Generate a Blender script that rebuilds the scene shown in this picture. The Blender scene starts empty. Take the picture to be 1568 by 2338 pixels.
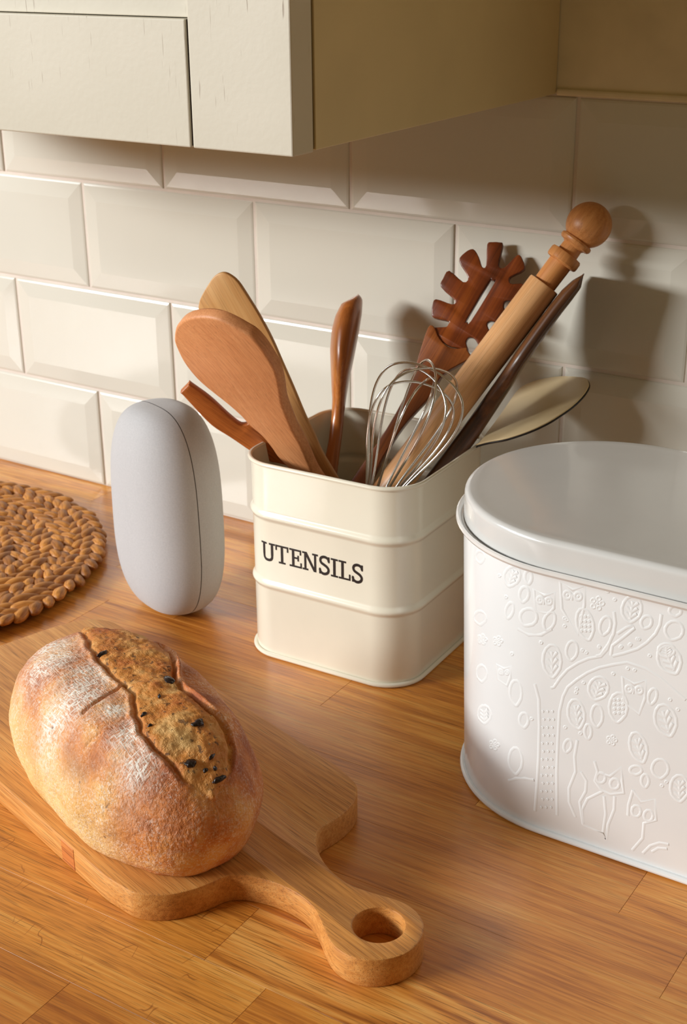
import bpy, bmesh, math, random
from mathutils import Vector, Matrix, noise
from mathutils.geometry import tessellate_polygon
random.seed(7)
S = bpy.context.scene
COL = S.collection
PI = math.pi
# ---------------------------------------------------------------- camera
cam = bpy.data.cameras.new('camera'); camo = bpy.data.objects.new('camera', cam); COL.objects.link(camo)
yaw, pitch, roll = -0.57131, -0.39703, -0.00909
fwd = Vector((math.sin(yaw)*math.cos(pitch), math.cos(yaw)*math.cos(pitch), math.sin(pitch)))
rt = Vector((math.cos(yaw), -math.sin(yaw), 0)); up = rt.cross(fwd)
r2 = rt*math.cos(roll)+up*math.sin(roll); u2 = up*math.cos(roll)-rt*math.sin(roll)
M = Matrix((r2, u2, -fwd)).transposed().to_4x4(); M.translation = Vector((0.74119, -1.01337, 0.53799))
camo.matrix_world = M
cam.sensor_fit = 'HORIZONTAL'; cam.sensor_width = 36.0; cam.lens = 3203.1*36.0/1568
cam.clip_start = 0.02; cam.clip_end = 50
cam.dof.use_dof = True; cam.dof.focus_distance = 0.88; cam.dof.aperture_fstop = 30
S.camera = camo
# ---------------------------------------------------------------- world, lights, exposure
W = bpy.data.worlds.new('room_light'); S.world = W; W.use_nodes = True
W.node_tree.nodes['Background'].inputs[0].default_value = (1.0, 0.68, 0.32, 1)
W.node_tree.nodes['Background'].inputs[1].default_value = 0.18
def area(name, loc, target, sx, sy, power, color):
    l = bpy.data.lights.new(name, 'AREA'); l.shape = 'RECTANGLE'; l.size = sx; l.size_y = sy
    l.energy = power; l.color = color
    o = bpy.data.objects.new(name, l); COL.objects.link(o); o.location = loc
    o.rotation_euler = (Vector(target)-Vector(loc)).to_track_quat('-Z', 'Y').to_euler()
    return o
area('window_daylight', (-2.45, -3.32, 1.32), (0.2, -0.2, 0.15), 1.5, 0.5, 225, (1.0, 0.985, 0.96))
area('wide_window_daylight', (-2.9, -2.4, 2.0), (0.1, -0.3, 0.1), 2.4, 1.5, 85, (0.82, 0.92, 1.0))
S.view_settings.view_transform = 'Standard'; S.view_settings.look = 'None'
S.view_settings.gamma = 1; S.view_settings.use_curve_mapping = False
S.view_settings.exposure = -0.32
# ---------------------------------------------------------------- node helpers
def new_mat(name):
    m = bpy.data.materials.new(name); m.use_nodes = True
    nt = m.node_tree; b = nt.nodes['Principled BSDF']
    return m, nt, b
def N(nt, t, **kw):
    n = nt.nodes.new(t)
    for k, v in kw.items():
        if k.startswith('i_'):
            key = k[2:]; key = int(key) if key.isdigit() else key.replace('_', ' ')
            n.inputs[key].default_value = v
        else: setattr(n, k, v)
    return n
def L(nt, a, b): nt.links.new(a, b)
def ramp(nt, fac, stops):
    r = N(nt, 'ShaderNodeValToRGB'); el = r.color_ramp.elements
    el[0].position = stops[0][0]; el[0].color = (*stops[0][1], 1)
    el[1].position = stops[-1][0]; el[1].color = (*stops[-1][1], 1)
    for p, c in stops[1:-1]:
        e = el.new(p); e.color = (*c, 1)
    L(nt, fac, r.inputs[0]); return r.outputs[0]
def mixc(nt, fac, a, b, mode='MIX'):
    m = N(nt, 'ShaderNodeMix', data_type='RGBA', blend_type=mode)
    for s, v in ((m.inputs[0], fac), (m.inputs[6], a), (m.inputs[7], b)):
        if isinstance(v, (int, float)): s.default_value = v
        elif isinstance(v, tuple): s.default_value = (*v, 1)
        else: L(nt, v, s)
    return m.outputs[2]
def math_(nt, op, a, b=0.0, c=None, clamp=False):
    m = N(nt, 'ShaderNodeMath', operation=op, use_clamp=clamp)
    for s, v in zip(m.inputs, (a, b) if c is None else (a, b, c)):
        if isinstance(v, (int, float)): s.default_value = v
        else: L(nt, v, s)
    return m.outputs[0]
def hexc(r, g, b):
    f = lambda c: (c/255/12.92) if c/255 <= 0.04045 else ((c/255+0.055)/1.055)**2.4
    return (f(r), f(g), f(b))
def plain(name, col, rough=0.4, metal=0, coat=0, spec=0.5, noise_amt=0.04, nscale=30, bump=0.0, bscale=400):
    m, nt, b = new_mat(name)
    tc = N(nt, 'ShaderNodeTexCoord'); n = N(nt, 'ShaderNodeTexNoise', i_Scale=nscale, i_Detail=3.0); L(nt, tc.outputs['Object'], n.inputs['Vector'])
    d = tuple(max(0, c*(1-noise_amt*2)) for c in col); h = tuple(min(1, c*(1+noise_amt)) for c in col)
    L(nt, ramp(nt, n.outputs[0], [(0.3, d), (0.7, h)]), b.inputs['Base Color'])
    b.inputs['Roughness'].default_value = rough; b.inputs['Metallic'].default_value = metal
    b.inputs['Coat Weight'].default_value = coat; b.inputs['Coat Roughness'].default_value = 0.06
    b.inputs['Specular IOR Level'].default_value = spec
    if bump:
        n2 = N(nt, 'ShaderNodeTexNoise', i_Scale=bscale, i_Detail=2.0); L(nt, tc.outputs['Object'], n2.inputs['Vector'])
        bp = N(nt, 'ShaderNodeBump', i_Strength=bump, i_Distance=0.0005); L(nt, n2.outputs[0], bp.inputs['Height']); L(nt, bp.outputs[0], b.inputs['Normal'])
    return m
def wood(name, light, mid, dark, axis=0, rough=0.42, rings=14.0, ringd=3.0, pores=0.5, coat=0.0, rnd=True, fib=1.0, blotch=0.35, spread=0.3, bump=0.25, flecks=0.0):
    """wood with grain along local axis 0 (x), 1 (y) or 2 (z)"""
    m, nt, b = new_mat(name)
    tc = N(nt, 'ShaderNodeTexCoord'); src = tc.outputs['Object']
    oi = N(nt, 'ShaderNodeObjectInfo')
    if rnd:
        cx = N(nt, 'ShaderNodeCombineXYZ'); r = oi.outputs['Random']
        for i, k in enumerate((37.0, 13.7, 5.1)): L(nt, math_(nt, 'MULTIPLY', r, k), cx.inputs[i])
        ad = N(nt, 'ShaderNodeVectorMath', operation='ADD'); L(nt, src, ad.inputs[0]); L(nt, cx.outputs[0], ad.inputs[1]); src = ad.outputs[0]
    def mp(s_long, s_cross):
        sc = [s_cross]*3; sc[axis] = s_long
        q = N(nt, 'ShaderNodeMapping'); q.inputs['Scale'].default_value = sc; L(nt, src, q.inputs[0]); return q.outputs[0]
    # growth rings: level lines of a stretched noise field give cathedral figure
    n1 = N(nt, 'ShaderNodeTexNoise', i_Scale=1.0, i_Detail=1.0, i_Roughness=0.4); L(nt, mp(2.2, 16.0), n1.inputs['Vector'])
    rg = math_(nt, 'SINE', math_(nt, 'MULTIPLY', n1.outputs[0], rings*6.283))
    rg = math_(nt, 'MULTIPLY_ADD', rg, 0.5, 0.5)
    n2 = N(nt, 'ShaderNodeTexNoise', i_Scale=1.0, i_Detail=3.0, i_Roughness=0.6); L(nt, mp(14.0*fib, 420.0*fib), n2.inputs['Vector'])
    n3 = N(nt, 'ShaderNodeTexNoise', i_Scale=1.0, i_Detail=2.0); L(nt, mp(5.0, 18.0), n3.inputs['Vector'])
    f = math_(nt, 'ADD', math_(nt, 'MULTIPLY', rg, ringd*0.1), math_(nt, 'MULTIPLY', n2.outputs[0], 0.75))
    f = math_(nt, 'ADD', f, math_(nt, 'MULTIPLY', n3.outputs[0], blotch))
    f = math_(nt, 'SUBTRACT', f, 0.375+blotch*0.5+ringd*0.05-0.5)
    col = ramp(nt, f, [(0.22, dark), (0.5, mid), (0.78, light)])
    # pores: short dark dashes along the grain
    n4 = N(nt, 'ShaderNodeTexNoise', i_Scale=1.0, i_Detail=0.0); L(nt, mp(50.0*fib, 2300.0*fib), n4.inputs['Vector'])
    pr = N(nt, 'ShaderNodeMapRange', i_1=0.60, i_2=0.70); L(nt, n4.outputs[0], pr.inputs[0])
    pf = math_(nt, 'MULTIPLY', pr.outputs[0], pores)
    col = mixc(nt, pf, col, tuple(c*0.35 for c in dark))
    if flecks:      # dark wandering ray flecks lying across the grain
        nf = N(nt, 'ShaderNodeTexNoise', i_Scale=1.0, i_Detail=1.0); L(nt, mp(75.0, 26.0), nf.inputs['Vector'])
        ng = N(nt, 'ShaderNodeTexNoise', i_Scale=1.0, i_Detail=0.0); L(nt, mp(45.0, 60.0), ng.inputs['Vector'])
        ab = math_(nt, 'ABSOLUTE', math_(nt, 'SUBTRACT', nf.outputs[0], 0.5))
        f1 = N(nt, 'ShaderNodeMapRange', i_1=0.011, i_2=0.004); L(nt, ab, f1.inputs[0])
        f2 = N(nt, 'ShaderNodeMapRange', i_1=0.62, i_2=0.70); L(nt, ng.outputs[0], f2.inputs[0])
        col = mixc(nt, math_(nt, 'MULTIPLY', math_(nt, 'MULTIPLY', f1.outputs[0], f2.outputs[0]), flecks), col, dark)
    if rnd and spread:
        br = N(nt, 'ShaderNodeMapRange', i_3=1.0-spread, i_4=1.0+spread*0.55); L(nt, oi.outputs['Random'], br.inputs[0])
        cb = N(nt, 'ShaderNodeCombineXYZ')
        for i, pw in enumerate((0.75, 1.05, 1.35)): L(nt, math_(nt, 'POWER', br.outputs[0], pw), cb.inputs[i])
        col = mixc(nt, 1.0, col, cb.outputs[0], 'MULTIPLY')
    L(nt, col, b.inputs['Base Color'])
    b.inputs['Roughness'].default_value = rough; b.inputs['Coat Weight'].default_value = coat; b.inputs['Coat Roughness'].default_value = 0.25
    h = math_(nt, 'SUBTRACT', math_(nt, 'MULTIPLY', n2.outputs[0], 0.4), pf)
    bp = N(nt, 'ShaderNodeBump', i_Strength=bump, i_Distance=0.0004); L(nt, h, bp.inputs['Height']); L(nt, bp.outputs[0], b.inputs['Normal'])
    return m
# ---------------------------------------------------------------- mesh helpers
def tag(o, label=None, cat=None, group=None, kind=None):
    if label: o['label'] = label
    if cat: o['category'] = cat
    if group: o['group'] = group
    if kind: o['kind'] = kind
    return o
def empty(name, loc=(0, 0, 0), rz=0.0):
    o = bpy.data.objects.new(name, None); COL.objects.link(o); o.location = loc; o.rotation_euler = (0, 0, rz); o.empty_display_size = 0.02
    return o
def mesh(name, vs, fs, mat, parent=None, smooth=True, angle=35, mats=None):
    me = bpy.data.meshes.new(name); me.from_pydata([tuple(v) for v in vs], [], fs); me.update()
    if smooth:
        me.shade_smooth(); me.set_sharp_from_angle(angle=math.radians(angle))
    o = bpy.data.objects.new(name, me); COL.objects.link(o)
    if mat: me.materials.append(mat)
    for m in mats or []: me.materials.append(m)
    if parent: o.parent = parent
    return o
def fixn(o):
    bm = bmesh.new(); bm.from_mesh(o.data); bmesh.ops.recalc_face_normals(bm, faces=bm.faces); bm.to_mesh(o.data); bm.free(); return o
def box(x0, x1, y0, y1, z0, z1, bev=0.0, seg=1):
    bm = bmesh.new(); bmesh.ops.create_cube(bm, size=1)
    for v in bm.verts: v.co = Vector((x0+(v.co.x+.5)*(x1-x0), y0+(v.co.y+.5)*(y1-y0), z0+(v.co.z+.5)*(z1-z0)))
    if bev: bmesh.ops.bevel(bm, geom=bm.edges[:], offset=bev, segments=seg, affect='EDGES', profile=0.5)
    return bm
def bmo(name, bm, mat, parent=None, smooth=False, angle=35):
    me = bpy.data.meshes.new(name); bm.to_mesh(me); bm.free()
    if smooth: me.shade_smooth(); me.set_sharp_from_angle(angle=math.radians(angle))
    o = bpy.data.objects.new(name, me); COL.objects.link(o); me.materials.append(mat)
    if parent: o.parent = parent
    return o
def loft(rings, close=True, cap0=False, cap1=False):
    vs = [p for r in rings for p in r]; n = len(rings[0]); fs = []
    for i in range(len(rings)-1):
        for j in range(n if close else n-1):
            a, b_ = i*n+j, i*n+(j+1) % n
            fs.append((a, b_, b_+n, a+n))
    if cap0: fs.append(tuple(range(n-1, -1, -1)))
    if cap1: fs.append(tuple(range((len(rings)-1)*n, len(rings)*n)))
    return vs, fs
def catmull(P, k=4, closed=True):
    P = [Vector(p) for p in P]; n = len(P); o = []
    rng = range(n) if closed else range(n-1)
    for i in rng:
        if closed: a, b_, c, d = P[i-1], P[i], P[(i+1) % n], P[(i+2) % n]
        else: a, b_, c, d = P[max(i-1, 0)], P[i], P[i+1], P[min(i+2, n-1)]
        for j in range(k):
            t = j/k
            o.append(0.5*((2*b_)+(c-a)*t+(2*a-5*b_+4*c-d)*t*t+(3*b_-a-3*c+d)*t**3))
    if not closed: o.append(P[-1])
    return o
def tube(path, r, n=8, caps=True):
    P = [Vector(p) for p in path]; rings = []; prev = None
    for i, p in enumerate(P):
        t = (P[min(i+1, len(P)-1)]-P[max(i-1, 0)]).normalized()
        if prev is None: a = t.orthogonal().normalized()
        else: a = (prev-t*prev.dot(t)).normalized()
        prev = a; b_ = t.cross(a); rr = r[i] if isinstance(r, (list, tuple)) else r
        rings.append([p+(a*math.cos(2*PI*j/n)+b_*math.sin(2*PI*j/n))*rr for j in range(n)])
    return loft(rings, True, caps, caps)
def area2(P): return sum(P[i-1][0]*P[i][1]-P[i][0]*P[i-1][1] for i in range(len(P)))/2
def inset(P, d):
    n = len(P); o = []
    for i in range(n):
        a, b_, c = P[i-1], P[i], P[(i+1) % n]
        e1 = Vector((b_[0]-a[0], b_[1]-a[1])); e2 = Vector((c[0]-b_[0], c[1]-b_[1]))
        if e1.length < 1e-9: e1 = e2.copy()
        if e2.length < 1e-9: e2 = e1.copy()
        e1.normalize(); e2.normalize()
        nn = Vector((-e1.y-e2.y, e1.x+e2.x))
        if nn.length < 1e-6: nn = Vector((-e1.y, e1.x))
        nn.normalize(); o.append(Vector((b_[0]+nn.x*d, b_[1]+nn.y*d)))
    return o
def plate(polys, thick, bev, zf=0.0, curve=None):
    """flat piece from outline(s) in metres, first outer then holes; front at zf, back at zf-thick"""
    vs = []; fs = []; fronts = []; backs = []
    for k, P in enumerate(polys):
        P = [Vector((p[0], p[1])) for p in P]
        if (area2(P) > 0) != (k == 0): P.reverse()
        Q = inset(P, bev); Q2 = inset(P, bev*0.3); n = len(P); base = len(vs)
        lay = [(Q, zf), (Q2, zf-bev*0.3), (P, zf-bev), (P, zf-thick+bev), (Q2, zf-thick+bev*0.3), (Q, zf-thick)]
        for pts, z in lay: vs += [Vector((p.x, p.y, z)) for p in pts]
        for i in range(len(lay)-1):
            for j in range(n):
                a, b_ = base+i*n+j, base+i*n+(j+1) % n
                fs.append((a, a+n, b_+n, b_))
        fronts.append((base, n)); backs.append((base+(len(lay)-1)*n, n))
    for L_, flip in ((fronts, False), (backs, True)):
        loops = [[vs[b_+j] for j in range(n)] for b_, n in L_]
        idx = [b_+j for b_, n in L_ for j in range(n)]
        for t in tessellate_polygon([[Vector((p.x, p.y, 0)) for p in lp] for lp in loops]):
            t = [idx[i] for i in t]; a, b_, c = (vs[i] for i in t)
            cr = (b_.x-a.x)*(c.y-a.y)-(b_.y-a.y)*(c.x-a.x)
            if (cr < 0) != flip: t.reverse()
            fs.append(tuple(t))
    if curve: vs = [Vector((v.x, v.y, v.z+curve(v.x, v.y))) for v in vs]
    return vs, fs
OUT = {"spoon":{"O":[0.262,-0.098,0.01],"u":[0.93416,-0.24074,0.2634],"v":[-0.35147,-0.49307,0.79583],"n":[-0.06171,-0.83602,-0.54522],"L":332.6,"o":[[-51.2,323.3],[-42.6,331.5],[-29.3,340.4],[-14.0,346.0],[-0.1,347.4],[12.3,346.0],[21.9,342.1],[28.7,335.8],[34.3,328.2],[38.4,320.8],[38.6,309.4],[36.1,296.7],[33.0,286.7],[24.3,272.4],[13.7,257.8],[6.1,242.6],[-0.3,228.6],[-6.4,210.9],[-18.5,184.4],[-44.2,191.1],[-44.9,198.0],[-42.8,211.4],[-42.6,224.8],[-47.4,236.4],[-48.5,246.3],[-53.5,259.4],[-60.0,271.0],[-64.6,280.9],[-65.8,292.0],[-62.1,305.8]]},"spatula":{"O":[0.226,-0.115,0.01],"u":[0.8663,0.17667,0.46724],"v":[-0.44088,-0.16932,0.88145],"n":[0.23484,-0.9696,-0.0688],"L":313.0,"o":[[-31.2,299.4],[-28.5,304.0],[-22.4,309.0],[-9.2,316.0],[-1.9,318.4],[4.0,317.6],[8.1,313.9],[11.7,306.1],[13.1,292.3],[14.0,275.4],[13.7,256.3],[11.5,234.0],[9.5,214.0],[6.6,190.1],[5.1,170.7],[3.8,155.1],[4.6,134.4],[-8.3,138.0],[-10.7,172.9],[-10.8,206.4],[-19.7,239.2],[-28.7,269.2],[-31.6,290.0]]},"prong":{"O":[0.205,-0.10728,0.07964],"u":[0.63686,0.20178,0.74411],"v":[-0.57057,-0.52575,0.6309],"n":[0.51852,-0.82636,-0.2197],"L":204.9,"o":[[-5.0,208.9],[6.1,208.7],[5.5,188.4],[2.6,169.5],[1.6,157.4],[3.9,153.5],[7.3,152.6],[9.9,156.7],[13.8,176.5],[22.0,200.6],[29.6,199.4],[27.2,168.5],[18.8,133.7],[7.9,104.7],[0.5,90.0],[-5.7,107.1],[-11.1,118.9],[-15.8,129.8],[-16.4,138.0],[-16.5,155.0],[-14.5,173.5],[-8.3,194.8]]},"edge":{"O":[0.169,-0.166,0.01],"u":[0.85682,0.49992,-0.12624],"v":[-0.13508,0.45392,0.88075],"n":[0.4976,-0.73759,0.45645],"L":273.2,"l":[[-0.9,279.5],[-6.5,275.0],[-12.6,265.6],[-16.2,255.2],[-17.7,242.7],[-16.9,226.8],[-14.2,209.9],[-11.8,195.5],[-10.0,186.0],[-8.8,171.5],[-8.7,150.7],[-10.2,133.5]],"r":[[4.0,279.1],[5.1,275.3],[5.7,260.5],[5.2,244.4],[3.7,222.0],[2.2,204.7],[1.6,189.9],[1.4,176.4],[1.9,158.2],[1.7,139.9],[2.0,122.9]]},"fork":{"O":[0.147,-0.2,0.012],"u":[0.91676,0.11001,-0.38398],"v":[0.28116,0.50508,0.81599],"n":[0.28371,-0.85603,0.43211],"L":356.4,"head":[[-13.8,273.5],[-8.1,278.1],[-1.9,281.9],[-1.2,284.4],[-2.4,286.9],[-14.0,283.6],[-17.6,286.4],[-20.3,291.9],[-20.2,297.4],[-6.7,299.9],[-6.5,303.8],[-21.8,307.7],[-23.7,314.3],[-22.6,322.1],[-8.0,319.5],[-6.5,324.7],[-19.4,332.2],[-19.0,340.3],[-14.6,346.0],[-7.7,343.0],[-1.0,337.1],[1.4,339.6],[-6.5,354.4],[-3.7,358.0],[1.3,360.4],[4.7,360.0],[9.6,345.3],[13.2,343.4],[15.8,346.7],[19.0,358.4],[24.1,357.4],[29.6,350.8],[23.4,341.3],[23.7,337.6],[27.0,336.3],[35.3,340.7],[39.1,332.0],[38.0,326.4],[29.9,322.7],[29.7,318.8],[33.4,315.8],[41.9,315.4],[42.8,309.5],[41.1,301.7],[32.8,303.9],[27.5,303.1],[26.0,299.2],[32.1,294.3],[33.3,288.0],[30.9,281.2],[22.9,284.8],[18.7,283.2],[18.8,278.8],[23.6,273.8],[16.2,272.3],[5.9,269.8]],"slot":[[9.9,294.8],[11.2,293.7],[13.4,295.5],[14.3,330.1],[12.9,331.6],[10.9,331.2],[10.1,329.2]],"handle":[[-13.7,274.4],[-9.6,277.3],[-3.7,272.9],[3.4,269.7],[10.2,269.2],[16.5,271.8],[21.4,275.4],[23.6,273.8],[27.6,271.5],[28.0,268.6],[15.7,247.3],[16.5,230.9],[11.3,208.0],[8.6,189.6],[7.8,166.1],[8.9,153.1],[-5.0,139.4],[-1.5,187.9],[-2.8,227.4],[-8.6,250.3]]},"pin":{"O":[0.165,-0.203,0.022],"u":[0.80335,0.21845,-0.554],"v":[0.42786,0.43533,0.7921],"n":[0.41421,-0.87336,0.25626],"L":388.2,"p":[[0.4,370.4],[0.6,357.5],[0.6,335.4]]},"turner":{"O":[0.178,-0.18,0.015],"u":[0.81158,0.20517,-0.54703],"v":[0.4405,0.40018,0.80363],"n":[0.38379,-0.89317,0.2344],"L":337.3,"r":[[0.2,347.2],[5.1,338.6],[5.4,332.1],[3.9,321.6],[4.1,301.6],[5.2,282.0],[6.8,265.4],[9.1,247.8],[8.7,228.0],[8.7,211.2],[10.8,197.3]],"l":[[0.2,347.2],[-3.3,339.8],[-6.0,329.1],[-6.7,319.3],[-7.1,294.7],[-7.4,276.8],[-4.3,254.4],[-3.8,235.4],[-4.1,217.1],[-1.6,195.1]]},"whisk":{"O":[0.19,-0.198,0.01],"u":[0.86486,0.3544,-0.35556],"v":[0.32224,0.15118,0.93451],"n":[0.38494,-0.92279,0.01654],"L":251.4,"p":[[-32.3,209.7],[33.3,227.5],[-11.1,146.0],[14.5,161.9],[0.8,255.3]]},"ladle":{"O":[0.2784,-0.103,0.1698],"u":[0.81695,-0.56796,0.10006],"v":[0.50945,0.79204,0.33637],"n":[-0.2703,-0.22382,0.9364],"L":102.3,"o":[[-57.5,65.0],[-52.4,76.3],[-47.2,89.0],[-32.6,99.9],[-14.7,105.6],[-5.5,106.6],[3.0,103.5],[9.7,98.7],[18.1,88.3],[25.4,73.9],[28.8,59.5],[30.0,46.6],[27.4,32.2],[19.8,16.6],[9.0,5.5],[-0.9,-1.6],[-14.3,-3.0],[-28.0,1.8],[-37.6,12.6],[-49.5,30.5],[-58.8,50.0]]}}
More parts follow.
